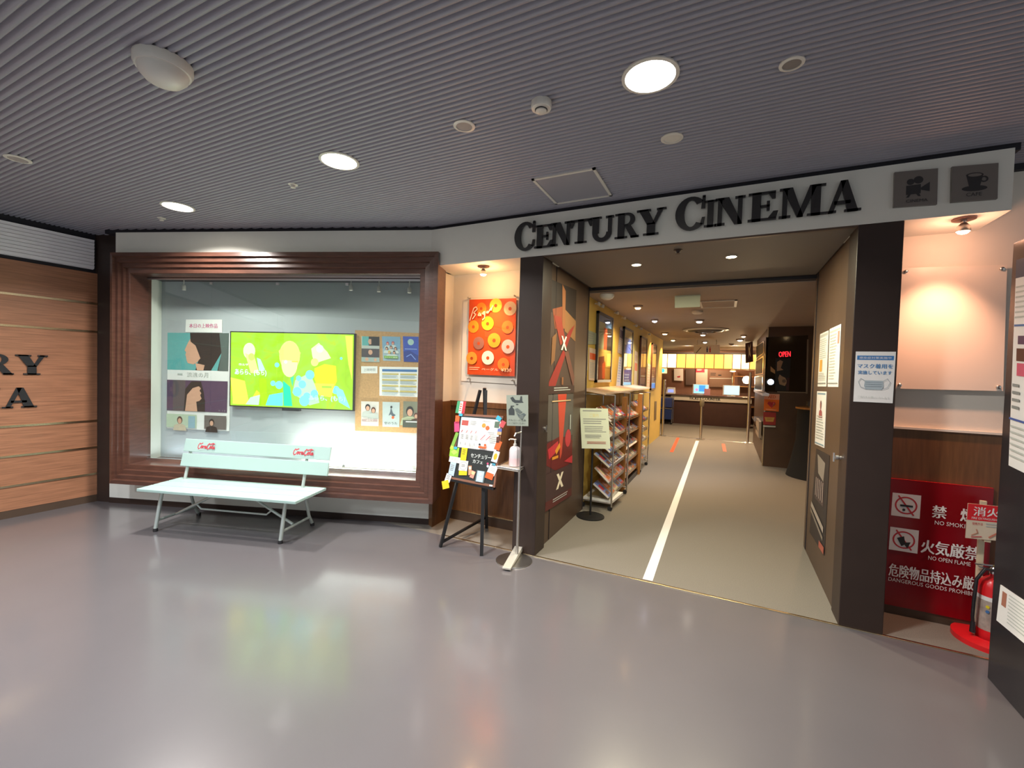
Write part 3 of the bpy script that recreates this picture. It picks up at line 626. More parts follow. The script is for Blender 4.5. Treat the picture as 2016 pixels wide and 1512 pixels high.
ap = thing('access_panel', 'square access hatch in the ribbed ceiling above the cinema letters', 'hatch', ((x0+x1)/2, (y0+y1)/2, 2.988))
b = MB()
for a_, c_ in (((x0, y0), (x1, y0+.02)), ((x0, y1-.02), (x1, y1)), ((x0, y0), (x0+.02, y1)), ((x1-.02, y0), (x1, y1))): b.box((a_[0], a_[1], 2.978), (c_[0], c_[1], 2.99), m_alu)
b.mats = [m_plast]; b.build('hatch_frame', ap)
MB().box((x0+.02, y0+.02, 2.983), (x1-.02, y1-.02, 2.99), m_ceil).build('hatch_lid', ap)
# surface spots of the two niches and their light
def niche_spot(p, tgt, label, e, col, tone):
    p = Vector(p); t = thing('niche_spotlight', label, 'light', p, 0, 'spotlights under the white band')
    d = (Vector(tgt)-p).normalized(); hp = p-Vector((0, 0, .055))
    b = MB(); b.lathe([(.055, 0), (.055, -.008), (.045, -.012)], p, mat('rosy_bronze', (.32, .16, .12), .4, metal=.5), 24); b.build('mount_plate', t, smooth=True)
    b = MB(); b.tube([p, hp], .014, m_steel, 10); b.build('stem', t, smooth=True)
    b = MB(); b.lathe([(.012, -.03), (.03, -.01), (.036, .02), (.034, .022)], hp, m_steel, 20, d); b.build('lamp_head', t, smooth=True)
    b = MB(); b.lathe([(.031, .022), (.02, .034), (.004, .038)], hp, glow(tone, 16), 20, d); b.build('bulb', t, smooth=True)
    ld = bpy.data.lights.new('lamp', 'POINT'); ld.energy = e*.26; ld.color = col; ld.shadow_soft_size = .03; o = bpy.data.objects.new('lamp', ld); sc.collection.objects.link(o); o.parent = t; o.location = hp+d*.072-p; spot('spot', hp+d*.075, (p.x-.05, p.y+.315, 1.25), e*3.6, col, 84, 1, .03, t)
niche_spot(onZ(958, 527, 2.6)-Vector((0, .06, 0)), (-2.2, 3.8, .6), 'small spotlight over the orange bagel poster', 17, (1, .55, .24), '#ffe2a8')
niche_spot((1.25, 3.585, 2.6), (1.2, 3.72, .6), 'small spotlight over the blank board on the right', 13, (1, .47, .28), '#ffe0d0')

# ------------------------------------------------------------------ bagel poster
q = quadY([(924, 590), (1016.5, 587), (1013, 741), (920, 737)], 3.93)
bgl = thing('bagel_poster', 'orange bagel poster on standoffs in the left niche', 'poster', (-2.1, 3.93, 1.5))
a = Art(q, .003, C('#e8500f'))
def bagel(u, v, r, c, hole): a.ell(u, v, r, C(c)); a.ell(u+.01, v-.005, r*.75, C(hole)) if 0 else None; a.ell(u, v+.004, r*.26, C('#c94a12'))
for u, v, r, c in ((.27, .12, .11, '#f08a1c'), (.58, .085, .13, '#f2c93a'), (.88, .13, .13, '#d9b088'), (.11, .36, .12, '#f0921c'), (.42, .32, .13, '#f2b81c'), (.84, .37, .12, '#d8772a'), (.24, .58, .12, '#a0695a'), (.57, .54, .135, '#f0a628'), (.86, .62, .13, '#d6b9b4'), (.1, .78, .12, '#e8932c'), (.45, .77, .13, '#f0e2c8'), (.78, .85, .12, '#cf7a20')): bagel(u, v, r, c, c)
wh = C('#ffd9b0')
for st in ([(.04, .28), (.12, .12), (.17, .10), (.2, .13), (.12, .18), (.17, .2), (.1, .26)], [(.25, .18), (.22, .21), (.25, .22), (.28, .18), (.28, .22)], [(.35, .165), (.31, .19), (.34, .2), (.37, .16), (.36, .25), (.32, .27)], [(.42, .16), (.4, .18), (.43, .185), (.5, .12)], [(.50, .15), (.53, .09)]): a.stroke(st, .018, wh)
a.text('ベーグル', .33, .905, .68, .94, wh); a.text('¥330', .74, .9, .95, .945, wh); a.lines(.06, .9, .3, .95, 2, wh, .25)
a.build('print', bgl)
a = Art(quadY([(912, 588), (1024, 584), (1020, 757), (908, 750)], 3.958), .006, m_niche); a.build('backing_board', bgl)
a = Art([p+Vector((0, -.012, 0)) for p in quadY([(921, 586), (1018, 583), (1015, 744), (917, 741)], 3.93)], .003, m_acryl); a.build('acrylic_cover', bgl)
for x, y in ((926, 587), (1015, 583), (925, 745), (1011, 749)):
    p = onY(x, y, 3.95); b = MB(); b.lathe([(.008, 0), (.008, -.045), (.005, -.048)], p, m_steel, 12, (0, 1, 0)); b.build('standoff', bgl)
# blank acrylic board, right niche
q = quadY([(1774, 528), (1983, 521), (1975, 770), (1761, 765)], 3.86)
bl = thing('blank_board', 'empty cream board under clear acrylic on the right niche wall', 'board', ((q[0].x+q[1].x)/2, 3.86, q[2].z))
Art(q, .004, mat('cream_card', (.78, .70, .60), .35)).build('sheet', bl)
for i, p in enumerate(q):
    d = Vector(((.025 if i in (0, 3) else -.025), 0, (-.025 if i < 2 else .025)))
    b = MB(); b.lathe([(.011, .04), (.011, -.012), (.006, -.016)], p+d, m_steel, 14, (0, 1, 0)); b.build('standoff', bl, smooth=True)

# ------------------------------------------------------------------ easel and menu board
A_, B_, Cc = onZ(867, 1077), onZ(948, 1094), onZ(958, 1040)
top = onY(952, 764, 3.55); topz = top.z
ap_ = Vector((top.x, 3.5, topz))
es = thing('display_easel', 'black wooden tripod easel holding the menu board beside the entrance', 'easel', ((A_.x+B_.x)/2, 3.4, 0))
mid = Vector((top.x, top.y, topz-.02))
b = MB(); b.bar(A_, mid+Vector((-.03, -.01, 0)), .03, .022, m_black); b.build('leg', es)
b = MB(); b.bar(B_, mid+Vector((.03, -.01, 0)), .03, .022, m_black); b.build('leg', es)
b = MB(); b.bar(Cc, mid+Vector((0, .02, .02)), .03, .022, m_black); b.build('leg', es)
b = MB(); b.bar(A_+Vector((.02, 0, .05)), Cc+Vector((0, 0, .12)), .02, .02, m_black); b.build('tie_bar', es)
# board: plane leaning on the two front legs
t1 = A_.lerp(mid, .45); t2 = B_.lerp(mid, .45); lean = (mid-(A_+B_)/2).normalized(); hor = (t2-t1).normalized(); nb = hor.cross(lean).normalized()
if nb.dot(CAM-t1) < 0: nb = -nb
pp = t1 + nb*.035
def onB(x, y): return onP(x, y, pp, nb)
b = MB(); lp0 = onB(888, 944)-nb*.004; lp1 = onB(972, 962)-nb*.004; b.bar(lp0-nb*.015, lp1-nb*.015, .05, .02, m_black); b.build('ledge', es)
mb_ = thing('menu_board', 'small brown-framed chalkboard menu with paper cut-outs on the easel', 'board', onB(930, 955))
q = [onB(x, y) for x, y in ((904, 814), (991, 819), (974, 960), (886, 943))]
a = Art(q, .018, mat('board_frame_brown', (.25, .11, .065), .5)); a.rect(.035, .03, .965, .965, mat('chalkboard', (.02, .024, .022), .5))
ck = C('#dfe6df'); a.text('センチュリー', .40, .575, .84, .635, ck, bold=.002); a.text('カフェ', .46, .66, .68, .71, ck, bold=.002); a.ell(.79, .69, .02, PK); a.ell(.80, .725, .025, C('#cfe0ee'))
a.build('chalkboard', mb_)
q2 = [onB(x, y)+nb*.004 for x, y in ((909, 821), (987, 827), (977, 889), (901, 880))]
a = Art(q2, .003, Wt); a.rect(.03, .1, .2, .27, C('#b8574e')); a.rect(.86, .06, .98, .26, C('#59705f')); a.ell(.6, .22, .05, C('#e09a3c')); a.ell(.7, .29, .05, C('#e06a34'))
a.lines(.25, .1, .42, .25, 3, LG); a.text('MENU', .56, .06, .74, .1, Gy)
for u in (.05, .18, .3, .42): a.stroke([(u, .5), (u+.03, .42)], .012, RD); a.lines(u, .56, u+.08, .72, 3, LG); a.stroke([(u+.02, .9), (u+.02, .82)], .012, Gy)
for u in (.58, .72): a.stroke([(u, .68), (u+.1, .52)], .014, RD)
a.lines(.8, .5, .97, .75, 4, LG); a.rect(.74, .42, .9, .44, Gy); a.ell(.58, .84, .025, Bk); a.ell(.72, .84, .03, OR); a.rect(.56, .89, .76, .95, OR); a.lines(.25, .88, .47, .94, 2, LG)
a.build('menu_sheet', mb_, label='white laminated menu sheet')
def note(x, y, w_, h_, col, rot=0, shape='r', deco=None, d=.007):
    cpt = onB(x, y)+nb*d; s = depth(cpt)/F; cr_, sr_ = math.cos(math.radians(rot)), math.sin(math.radians(rot))
    ux = hor*cr_ + lean*sr_; uz = lean*cr_ - hor*sr_; hw, hh = w_*s/2, h_*s/2
    a = Art([cpt-ux*hw+uz*hh, cpt+ux*hw+uz*hh, cpt+ux*hw-uz*hh, cpt-ux*hw-uz*hh], .0015, col)
    if deco: deco(a)
    a.build('paper_note', mb_)
note(908, 802, 20, 24, Wt, -2, deco=lambda a: (a.rect(0, 0, .33, 1, C('#3f9a68')), a.rect(.68, 0, 1, 1, RD), a.lines(.36, .2, .64, .9, 4, OR)))
for i, v in enumerate((0,)):
    pass
note(901, 826, 9, 16, OR, 5); note(900, 840, 11, 20, C('#d9487a'), 10); note(895, 868, 7, 34, GN, -14, deco=lambda a: a.rect(0, .8, 1, 1, C('#b9d84a')))
note(895, 890, 20, 18, C('#93c83e'), 0, deco=lambda a: a.poly([(.1, .5), (.5, .2), (.9, .5), (.5, .8)], C('#b5dd62')))
note(896, 905, 25, 11, Wt, -3, deco=lambda a: a.lines(.1, .3, .9, .7, 2, LG))
note(891, 923, 13, 26, C('#b9cfe0'), -4, deco=lambda a: a.lines(.15, .2, .85, .7, 4, Gy)); note(883, 941, 12, 16, Wt, -12, deco=lambda a: a.lines(.15, .2, .85, .7, 3, Gy)); note(878, 954, 15, 16, YE, 20, d=.009)
note(914, 894, 13, 25, YE, 0, deco=lambda a: a.lines(.2, .15, .8, .6, 3, C('#8f8a2a'))); note(913, 917, 19, 20, Wt, 0, deco=lambda a: (a.ring(.5, .5, .45, .08, LG), a.lines(.25, .35, .75, .65, 3, Gy))); note(912, 931, 18, 9, YE, 6)
note(926, 926, 7, 18, C('#e8a078'), 8, deco=lambda a: a.rect(.1, .1, .9, .4, C('#e8dfc8'))); note(931, 934, 9, 14, C('#e59a86'), -14, deco=lambda a: a.rect(.1, .1, .9, .5, C('#d8d49a')))
note(946, 938, 20, 23, C('#59635f'), -2, d=.006); note(946, 938, 15, 21, C('#bcd0e4'), -2, deco=lambda a: (a.lines(.15, .55, .85, .9, 3, Wt), a.ell(.5, .3, .2, Wt)), d=.009)
note(976, 899, 13, 22, Wt, -10, deco=lambda a: a.ell(.5, .5, .3, C('#d9b22a'), rv=.3)); note(972, 915, 8, 5, C('#4ba6c0'), 0); note(970, 925, 18, 20, Wt, -18, deco=lambda a: a.lines(.2, .3, .85, .7, 3, LG)); note(964, 937, 17, 12, OR, -12)
note(990, 835, 10, 13, C('#d9575c'), -24); note(984, 850, 9, 12, C('#5f6db0'), 0, deco=lambda a: a.rect(0, .5, 1, 1, C('#c8a878'))); note(981, 866, 7, 12, BR, 5); note(981, 877, 12, 18, OR, -14)
note(983, 824, 11, 8, C('#3fb0cc'), -30, d=.012); note(908, 817, 8, 5, C('#3fb0cc'), 0, d=.012); note(898, 882, 7, 5, C('#3fb0cc'), 0, d=.012); note(967, 956, 7, 3, Wt, 0)

# ------------------------------------------------------------------ sanitizer stand
pb = onZ(1012, 1104); r = .155
st = thing('sanitizer_stand', 'steel foot-pedal sanitizer stand with picture sign left of the entrance', 'stand', pb)
b = MB(); b.lathe([(r, 0), (r, .005), (r*.985, .008), (.01, .0085)], pb, m_steel, 40); b.build('base', st, smooth=True)
pz = pb+Vector((.01, .035, 0)); ztray = onY(1017, 927, pz.y).z
b = MB(); b.tube([pz, pz+Vector((0, 0, ztray))], .012, m_steel, 12); b.build('pole', st, smooth=True)
g0, g1 = onZ(1021, 1082, .03), onZ(997, 1118, .028); d_ = (g1-g0); d_.z = 0; d_.normalize(); sd = Vector((-d_.y, d_.x, 0))
b = MB(); b.hexa([g0-sd*.035+Vector((0, 0, -.012)), g0+sd*.035+Vector((0, 0, -.012)), g1+sd*.035+Vector((0, 0, -.016)), g1-sd*.035+Vector((0, 0, -.016)), g0-sd*.035+Vector((0, 0, .03)), g0+sd*.035+Vector((0, 0, .03)), g1+sd*.035, g1-sd*.035], m_plast2); b.build('pedal', st, bevel=.003)
tq = [onZ(x, y, ztray+.012) for x, y in ((979, 918), (1003, 906), (1038, 914), (1021, 925))]
b = MB(); b.hexa([p-Vector((0, 0, .02)) for p in tq]+tq, m_plast2)
for p, q_ in zip(tq, tq[1:]+tq[:1]): b.tube([p, q_], .007, m_alu, 8)
b.build('tray', st, bevel=.002)
yp = pz.y+.01
sg = quadY([(997, 778), (1039.5, 777.5), (1040, 839), (998, 838)], yp)
b = MB(); b.tube([pz+Vector((0, .01, ztray)), Vector((pz.x, yp+.008, sg[3].z+.02))], .007, m_steel, 10); zz = onY(1016, 850, yp).z; b.tube([Vector((pz.x, yp, zz)), Vector((pz.x-.02, yp-.06, zz-.005)), Vector((pz.x-.025, yp-.075, zz-.03))], .008, m_steel, 10); b.build('pump_arm', st, smooth=True)
a = Art(sg, .004, mat('grey_green_sign', (.30, .34, .28), .45)); dk = C('#3c4242')
a.poly([(.18, .09), (.3, .05), (.42, .16), (.62, .17), (.66, .04), (.73, .04), (.74, .2), (.8, .25), (.4, .26), (.26, .2)], dk); a.ell(.5, .305, .06, dk, rv=.02)
a.poly([(.09, .48), (.18, .41), (.2, .36), (.27, .36), (.29, .41), (.37, .47), (.37, .65), (.1, .65)], dk); a.rect(.2, .345, .36, .365, dk)
a.poly([(.4, .45), (.52, .42), (.74, .55), (.62, .6), (.44, .53)], C('#5f6864')); a.poly([(.45, .56), (.62, .63), (.8, .58), (.9, .62), (.74, .75), (.58, .72)], C('#566060')); a.ell(.7, .7, .1, C('#6b746f'))
a.text('アルコール消毒', .08, .78, .9, .84, dk); a.text('にご協力ください', .12, .88, .88, .94, dk)
a.build('picture_sign', st)
pbt = onZ(1013, 917, ztray+.016)
bt_ = thing('sanitizer_bottle', 'clear pump bottle of pinkish sanitizer on the steel tray', 'bottle', pbt)
hb = onY(1014, 878, pbt.y).z-pbt.z; rb = .05
b = MB(); b.lathe([(rb*.96, 0), (rb, .006), (rb, hb*.8), (rb*.8, hb*.93), (rb*.35, hb)], pbt, mat('bottle_plastic', (.70, .66, .68), .25, noise=.02), 24); b.build('bottle_body', bt_, smooth=True)
b = MB(); b.lathe([(rb*1.01, .003), (rb*1.01, hb*.42)], pbt, mat('pink_label', (.78, .58, .60), .4), 24); b.build('label', bt_, smooth=True)
b = MB(); b.lathe([(.016, hb), (.016, hb+.02), (.008, hb+.022), (.008, hb+.05), (.014, hb+.052), (.014, hb+.062)], pbt, m_plast, 16); b.tube([pbt+Vector((0, 0, hb+.057)), pbt+Vector((-.04, -.02, hb+.06)), pbt+Vector((-.05, -.025, hb+.05))], .006, m_plast, 8); b.build('pump', bt_, smooth=True)

# ------------------------------------------------------------------ door posters and notices
def sheet(name, q, paint, label, cat='notice', base=None, th=.002, group=None):
    a = Art(q, th, base or Wt)
    if paint: paint(a)
    return a.thing(name, label, cat, group)
def pX1(a):
    a.rect(0, 0, 1, .28, C('#2c2420')); a.poly([(.1, .25), (.45, .2), (.5, .4), (.2, .42)], C('#84482e')); a.poly([(.55, .22), (1, .3), (1, .5), (.55, .42)], C('#86603c')); a.poly([(.42, .0), (.55, .05), (.56, .4), (.46, .4)], C('#8c5a38'))
    a.poly([(.15, .3), (.4, .3), (.58, .5), (.4, .56)], C('#8c3a2c')); a.poly([(.95, .34), (.75, .4), (.5, .52), (.62, .58)], C('#8a3028')); a.poly([(.5, .6), (.62, .62), (.2, .98), (0, .98), (.02, .9)], C('#8f2c26')); a.poly([(.56, .62), (.7, .6), (1, .85), (.95, .95)], C('#6e463a')); a.poly([(.1, .5), (.25, .45), (.2, .7), (.08, .75)], C('#7c5636'))
    a.rect(.0, .93, 1, 1, C('#3d2a26')); a.lines(.2, .945, .85, .985, 2, LG, .4); a.rect(.47, .85, .53, .92, C('#8c5a38'))
    a.text('X', .42, .47, .62, .6, C('#f0e4cc'), bold=.01)
dX = -1.466
sheet('movie_poster', quadX([(1083, 549), (1135, 571.5), (1129.5, 772.5), (1077.5, 776)], dX), pX1, 'tall brown and orange movie poster with a white X on upper left door', 'poster', C('#4a3a32'))
def pX2(a):
    a.rect(0, 0, 1, .4, C('#5b5650')); a.poly([(0, .42), (.5, .38), (1, .45), (1, .66), (.5, .72), (0, .6)], C('#6b1d1c')); a.poly([(.36, 0), (.7, 0), (.56, .55), (.5, .6)], C('#c84a34')); a.poly([(.05, .47), (.4, .42), (.44, .5), (.1, .56)], RD); a.ell(.8, .42, .12, RD); a.poly([(.3, .5), (.46, .44), (.5, .48), (.35, .54)], C('#e0962e')); a.rect(.2, .55, .42, .575, C('#e0962e')); a.poly([(.65, .63), (1, .6), (1, .68)], RD)
    a.rect(0, .68, 1, .92, C('#46302f')); a.rect(0, .92, 1, 1, C('#5c2724')); a.text('X', .38, .72, .62, .86, C('#f2e6cc'), bold=.02); a.rect(.14, .055, .86, .065, C('#d8b888')); a.lines(.25, .93, .85, .97, 2, LG, .4); a.rect(.84, .2, .88, .34, LG)
sheet('movie_poster', quadX([(1078, 777), (1129, 775), (1124, 975), (1072, 1008)], dX), pX2, 'tall dark movie poster with a red beam and white X on lower left door', 'poster', C('#46302f'))
x2 = .727
def pn(a): a.rect(.05, .03, .95, .08, LG); a.lines(.1, .12, .9, .5, 10, LG, .35); a.rect(.15, .5, .45, .72, C('#e0a848')); a.lines(.1, .75, .9, .9, 5, LG, .35); a.rect(.05, .93, .95, .95, Gy)
sheet('paper_notice', quadX([(1614.6, 658), (1631.4, 650), (1626.5, 761), (1609.6, 761)], x2), pn, 'yellow-marked white notice, upper left of the two on the right door')
def pn2(a): a.rect(.05, .05, .95, .08, LG); a.rect(.78, .1, .92, .3, C('#b88f80')); a.lines(.1, .12, .7, .9, 16, LG, .35); a.rect(.05, .93, .95, .95, Gy)
sheet('paper_notice', quadX([(1633.4, 648), (1656, 637.5), (1650, 762), (1629.4, 761.5)], x2), pn2, 'white notice nearest the pillar on the upper right door')
def pn3(a): a.rect(.08, .03, .92, .06, C('#7f9cae')); a.figure(.5, .26, .3, C('#a0605a'), C('#6a3638'), C('#a8585a')); a.lines(.12, .45, .88, .9, 9, LG, .35); a.rect(.05, .95, .95, .97, C('#7f9cae'))
sheet('paper_notice', quadX([(1608.6, 770), (1627, 771), (1622.5, 882), (1604, 874)], x2), pn3, 'narrow white flyer with a red figure in the middle of the right door')
def pn4(a):
    a.poly([(.15, .05), (.75, .1), (.7, .3), (.3, .25)], C('#8f857a')); a.rect(.2, .3, .8, .55, C('#4b3f3f'))
    for i in range(5): a.stroke([(.2+i*.13, .32), (.22+i*.13, .5)], .05, C('#9c8c84'))
    a.poly([(.0, .62), (.9, .74), (.9, .8), (.0, .68)], C('#a59a8e')); a.poly([(.0, .7), (.9, .84), (.9, .88), (.0, .74)], C('#80786e')); a.rect(.7, .92, 1, .99, C('#a85a4a'))
sheet('movie_poster', quadX([(1607, 883), (1633, 897), (1622.5, 1094), (1593.5, 1047)], x2), pn4, 'dark grey movie poster low on the right door', 'poster', C('#2f2a2a'))
def pm(a):
    a.rect(.04, .08, .96, .165, C('#3a78b4')); a.text('感染症対策実施中', .1, .1, .9, .145, Wt); a.text('マスク着用を', .06, .24, .95, .33, C('#4b86bd'), bold=.004); a.text('実施しています', .08, .375, .93, .45, C('#4b86bd'), bold=.003)
    a.poly([(.27, .57), (.72, .57), (.75, .68), (.7, .75), (.3, .75), (.25, .68)], C('#a9b6bc'))
    for v in (.6, .64, .68): a.rect(.29, v, .71, v+.008, C('#8b9aa4'))
    a.stroke([(.27, .58), (.16, .53), (.1, .6), (.16, .7), (.3, .74)], .012, C('#8b9aa4')); a.stroke([(.72, .58), (.83, .53), (.9, .6), (.84, .7), (.7, .74)], .012, C('#8b9aa4')); a.text('ご協力をお願いいたします', .1, .88, .9, .915, LG)
sheet('mask_notice', quadY([(1685, 692), (1764, 692.5), (1757.5, 794), (1680, 790.5)], 3.496), pm, 'white mask notice with blue writing on the right pillar')
q = quadY([(1752.7, 941.5), (1957, 961.6), (1939, 1229), (1735, 1187.5)], 3.86)
rb_ = thing('warning_board', 'large deep red no smoking board standing in the right niche', 'sign', ((q[2].x+q[3].x)/2, 3.86, .06))
a = Art(q, .02, m_redb, m_red)
for v, kind in ((.19, 's'), (.46, 'f')):
    a.rect(.035, v-.08, .325, v+.10, Wt); a.ring(.18, v+.01, .115, .018, RD); a.stroke([(.10, v-.06), (.26, v+.08)], .018, RD)
    if kind == 's': a.rect(.12, v+.005, .25, v+.02, Bk); a.ell(.16, v+.045, .016, Bk)
    else: a.poly([(.11, v), (.18, v-.02), (.2, v+.04), (.16, v+.06)], Bk); a.poly([(.17, v+.03), (.25, v+.02), (.22, v+.07)], Bk)
a.text('禁', .44, .17, .575, .265, Wt, bold=.004); a.text('煙', .71, .17, .85, .265, Wt, bold=.004); a.text('NO SMOKING', .47, .285, .85, .315, Wt)
a.text('火気厳禁', .355, .44, .905, .545, Wt, bold=.004); a.text('NO OPEN FLAME', .43, .56, .83, .59, Wt)
a.text('危険物品持込み厳禁', .05, .665, .97, .765, Wt, bold=.003); a.text('DANGEROUS GOODS PROHIBITED', .05, .775, .97, .805, Wt)
a.build('panel', rb_)

# ------------------------------------------------------------------ fire extinguisher and its stand
pe = Vector((1.535, 3.74, 0)); re = .066
es_ = thing('extinguisher_stand', 'red stand base and cream post carrying a fire extinguisher sign', 'stand', pe)
b = MB(); n = 40
ri, ro = .085, .175; k = b.mi(m_red)
for i in range(n+1):
    an = math.radians(75+i*230/n); c_, s_ = math.cos(an), math.sin(an)
    b.v += [pe+Vector((c_*ro, s_*ro, 0)), pe+Vector((c_*ro, s_*ro, .03)), pe+Vector((c_*ri, s_*ri, .04)), pe+Vector((c_*ri, s_*ri, 0))]
    if i:
        o_ = 4*(i-1)
        for j in range(4): b.f.append((o_+j, o_+(j+1) % 4, o_+4+(j+1) % 4, o_+4+j)); b.m.append(k)
b.f.append((0, 1, 2, 3)); b.m.append(k); b.f.append((4*n+3, 4*n+2, 4*n+1, 4*n)); b.m.append(k)
b.build('base', es_, smooth=True)
sq = quadY([(1906, 991), (1981, 998.5), (1977, 1066), (1901, 1059)], 3.70)
cx_ = (sq[0].x+sq[1].x)/2+.015
b = MB(); b.box((cx_-.016, 3.775, .02), (cx_+.016, 3.79, sq[0].z+.012), mat('cream_enamel', (.72, .62, .42), .4)); b.box((cx_-.016, 3.705, sq[3].z-.01), (cx_+.016, 3.79, sq[3].z+.02), mat('cream_enamel', '#000000', .4)); b.build('post', es_, bevel=.003)
a = Art(sq, .006, mat('cream_sign', (.75, .64, .48), .4)); a.rect(.0, .0, 1, .47, C('#d9202a')); a.text('消火', .16, .07, .84, .33, Wt, bold=.006); a.text('FIRE EXTINGUISHER', .12, .37, .88, .43, Wt)
a.text('使用方法', .14, .52, .42, .6, RD); a.lines(.5, .52, .92, .66, 2, LG); a.stroke([(.14, .9), (.3, .82), (.26, .72)], .03, C('#c88a70')); a.stroke([(.14, .95), (.4, .92)], .03, RD); a.stroke([(.6, .92), (.8, .78)], .05, C('#cf7a62'))
a.build('sign_plate', es_)
fe = thing('fire_extinguisher', 'red fire extinguisher standing in its stand by the red board', 'extinguisher', pe+Vector((0, 0, .03)))
zt = .40
b = MB(); b.lathe([(re*.96, .02), (re, .03), (re, zt-.05), (re*.9, zt-.015), (re*.5, zt+.01), (.018, zt+.02), (.018, zt+.04)], pe, m_red, 28); b.build('cylinder', fe, smooth=True)
b = MB(); b.lathe([(re*1.01, .09), (re*1.01, .30)], pe, mat('extinguisher_label', (.40, .33, .28), .4, noise=.3, scale=25), 28); b.lathe([(re*1.015, .275), (re*1.015, .30)], pe, Wt, 28); b.build('label', fe, smooth=True)
for i, (cc) in enumerate((YE, BL)):
    b = MB(); a_ = -2.2; q0 = pe+Vector((math.cos(a_)*re*1.03, math.sin(a_)*re*1.03, .24-i*.03)); b.lathe([(.009, 0), (.009, .003)], q0, cc, 12, (math.cos(a_), math.sin(a_), 0)); b.build('label_mark', fe)
b = MB(); b.lathe([(.02, zt+.035), (.022, zt+.06), (.012, zt+.075)], pe, m_alu, 16); b.obox(pe+Vector((-.03, -.0, zt+.085)), (.055, 0, .006), (0, .009, 0), (0, 0, .004), m_alu); b.obox(pe+Vector((-.025, 0, zt+.06)), (.045, 0, -.006), (0, .008, 0), (0, 0, .004), m_alu); b.build('valve_handle', fe, smooth=True)
b = MB(); b.tube([pe+Vector((.0, -.01, zt+.07)), pe+Vector((.0, -.02, zt+.1))], .006, mat('brass_pin', (.8, .6, .15), .3, metal=1), 8); b.build('safety_pin', fe)
b = MB(); pts = [(-.01, -.02, zt+.06), (-.06, -.05, zt+.07), (-.095, -.05, zt+.0), (-.10, -.045, zt-.15), (-.10, -.04, .16), (-.095, -.035, .12)]
b.tube([pe+Vector(p) for p in pts], .009, m_blackpl, 10); b.tube([pe+Vector((-.095, -.035, .125)), pe+Vector((-.093, -.034, .06))], [.011, .016], m_blackpl, 10); b.build('hose', fe, smooth=True)

# ------------------------------------------------------------------ dark information stand at the right edge
kx = 1.347
ks = thing('information_stand', 'tall dark notice stand cut off by the right edge', 'stand', (kx+.14, 2.7, 0))
MB().box((kx, 2.2, 0), (kx+.3, 3.285, 2.36), mat('gloss_dark_laminate', (.03, .028, .03), .22)).build('body', ks, bevel=.004)
a = Art(quadX([(2001, 512), (2030, 503), (2030, 938), (1985.5, 916)], kx-.003), .003, Wt); a.rect(0, 0, 1, .09, C('#3a4a60')); a.lines(.05, .13, .9, .3, 7, LG, .35, .1); a.rect(.05, .315, .95, .325, BL); a.rect(.3, .37, .8, .41, PU); a.rect(.25, .43, .8, .49, BR); a.rect(.3, .5, .8, .56, C('#cf5a72')); a.lines(.1, .6, .5, .74, 4, Gy, .4); a.rect(.0, .765, 1, .775, C('#4a5fa0')); a.lines(.08, .8, .95, .97, 6, LG, .3, .1)
a.build('upper_sheet', ks)
a = Art(quadX([(1969.5, 1151), (2030, 1192), (2030, 1278), (1961.5, 1221)], kx-.003), .003, Wt); a.rect(.1, .12, .25, .5, C('#a8705c')); a.lines(.32, .1, .95, .9, 9, LG, .3, .1); a.build('lower_sheet', ks)

# ------------------------------------------------------------------ corridor
vz = 2.598
downlight(onZ(1253, 520, vz), .04, 'left of the two small downlights just inside the entrance', 22, 'small downlights inside the entrance', (1, .9, .62), '#fff3c8', 22)
downlight(onZ(1440, 504, vz), .04, 'right of the two small downlights just inside the entrance', 22, 'small downlights inside the entrance', (1, .9, .62), '#fff3c8', 22)
p = onZ(1335, 491, vz); b = MB(); b.lathe([(.035, 0), (.035, -.006), (.02, -.012), (.012, -.03), (.02, -.034)], p, m_dark, 16); b.thing('sprinkler', 'dark sprinkler head between the two entrance downlights', 'sprinkler', smooth=True)
ci = 2.548
def eyeball(x, y, r, label, e, col, tone, tgt=None, em=14):
    p = onZ(x, y, ci); t = thing('ceiling_spot', label, 'light', p, 0, 'small spots in the corridor ceiling')
    b = MB(); b.lathe([(r*1.3, 0), (r*1.3, -.01), (r*.9, -.03), (r*.85, -.03)], p, m_ceil_in, 18); b.build('trim_ring', t, smooth=True)
    b = MB(); b.lathe([(r*.8, -.03), (r*.6, -.045), (r*.2, -.05)], p, glow(tone, em), 16); b.build('lamp_lens', t, smooth=True)
    if e:
        q = p-Vector((0, 0, .06)); spot('spot', q, tgt or (p.x, p.y, 0), e, col, 110, .7, .04, t)
eyeball(1256, 602, .05, 'nearest orange spot in the corridor ceiling by the yellow wall', 119, WARM, '#ffc884', (-1.5, 6.6, 1.2))
eyeball(1289, 629, .05, 'bluish white spot in the corridor ceiling by the yellow wall', 102, (.85, .88, 1), '#e6e6ff', (-1.4, 8.2, .6))
eyeball(1309, 655, .06, 'third warm spot along the yellow wall from the entrance', 102, WARM, '#ffd8a0', (-1.5, 10.5, 1.2))
eyeball(1325, 668, .06, 'last warm spot along the yellow wall, nearest the counter', 85, WARM, '#ffd8a0', (-1.5, 12.2, 1.2))
eyeball(1377, 630, .06, 'middle white spot of the corridor, before the round vent', 102, (1, .82, .6), '#fff0dc')
eyeball(1384, 657, .06, 'white spot of the corridor just behind the round vent', 85, (1, .8, .58), '#fff0dc')
eyeball(1388, 672, .06, 'white spot of the corridor above the hanging restroom sign', 102, (1, .75, .5), '#fff0dc')
eyeball(1457, 668, .07, 'bright pinkish spot at the right of the corridor ceiling', 119, (1, .7, .48), '#ffe0d8', (-.2, 11.5, 0))
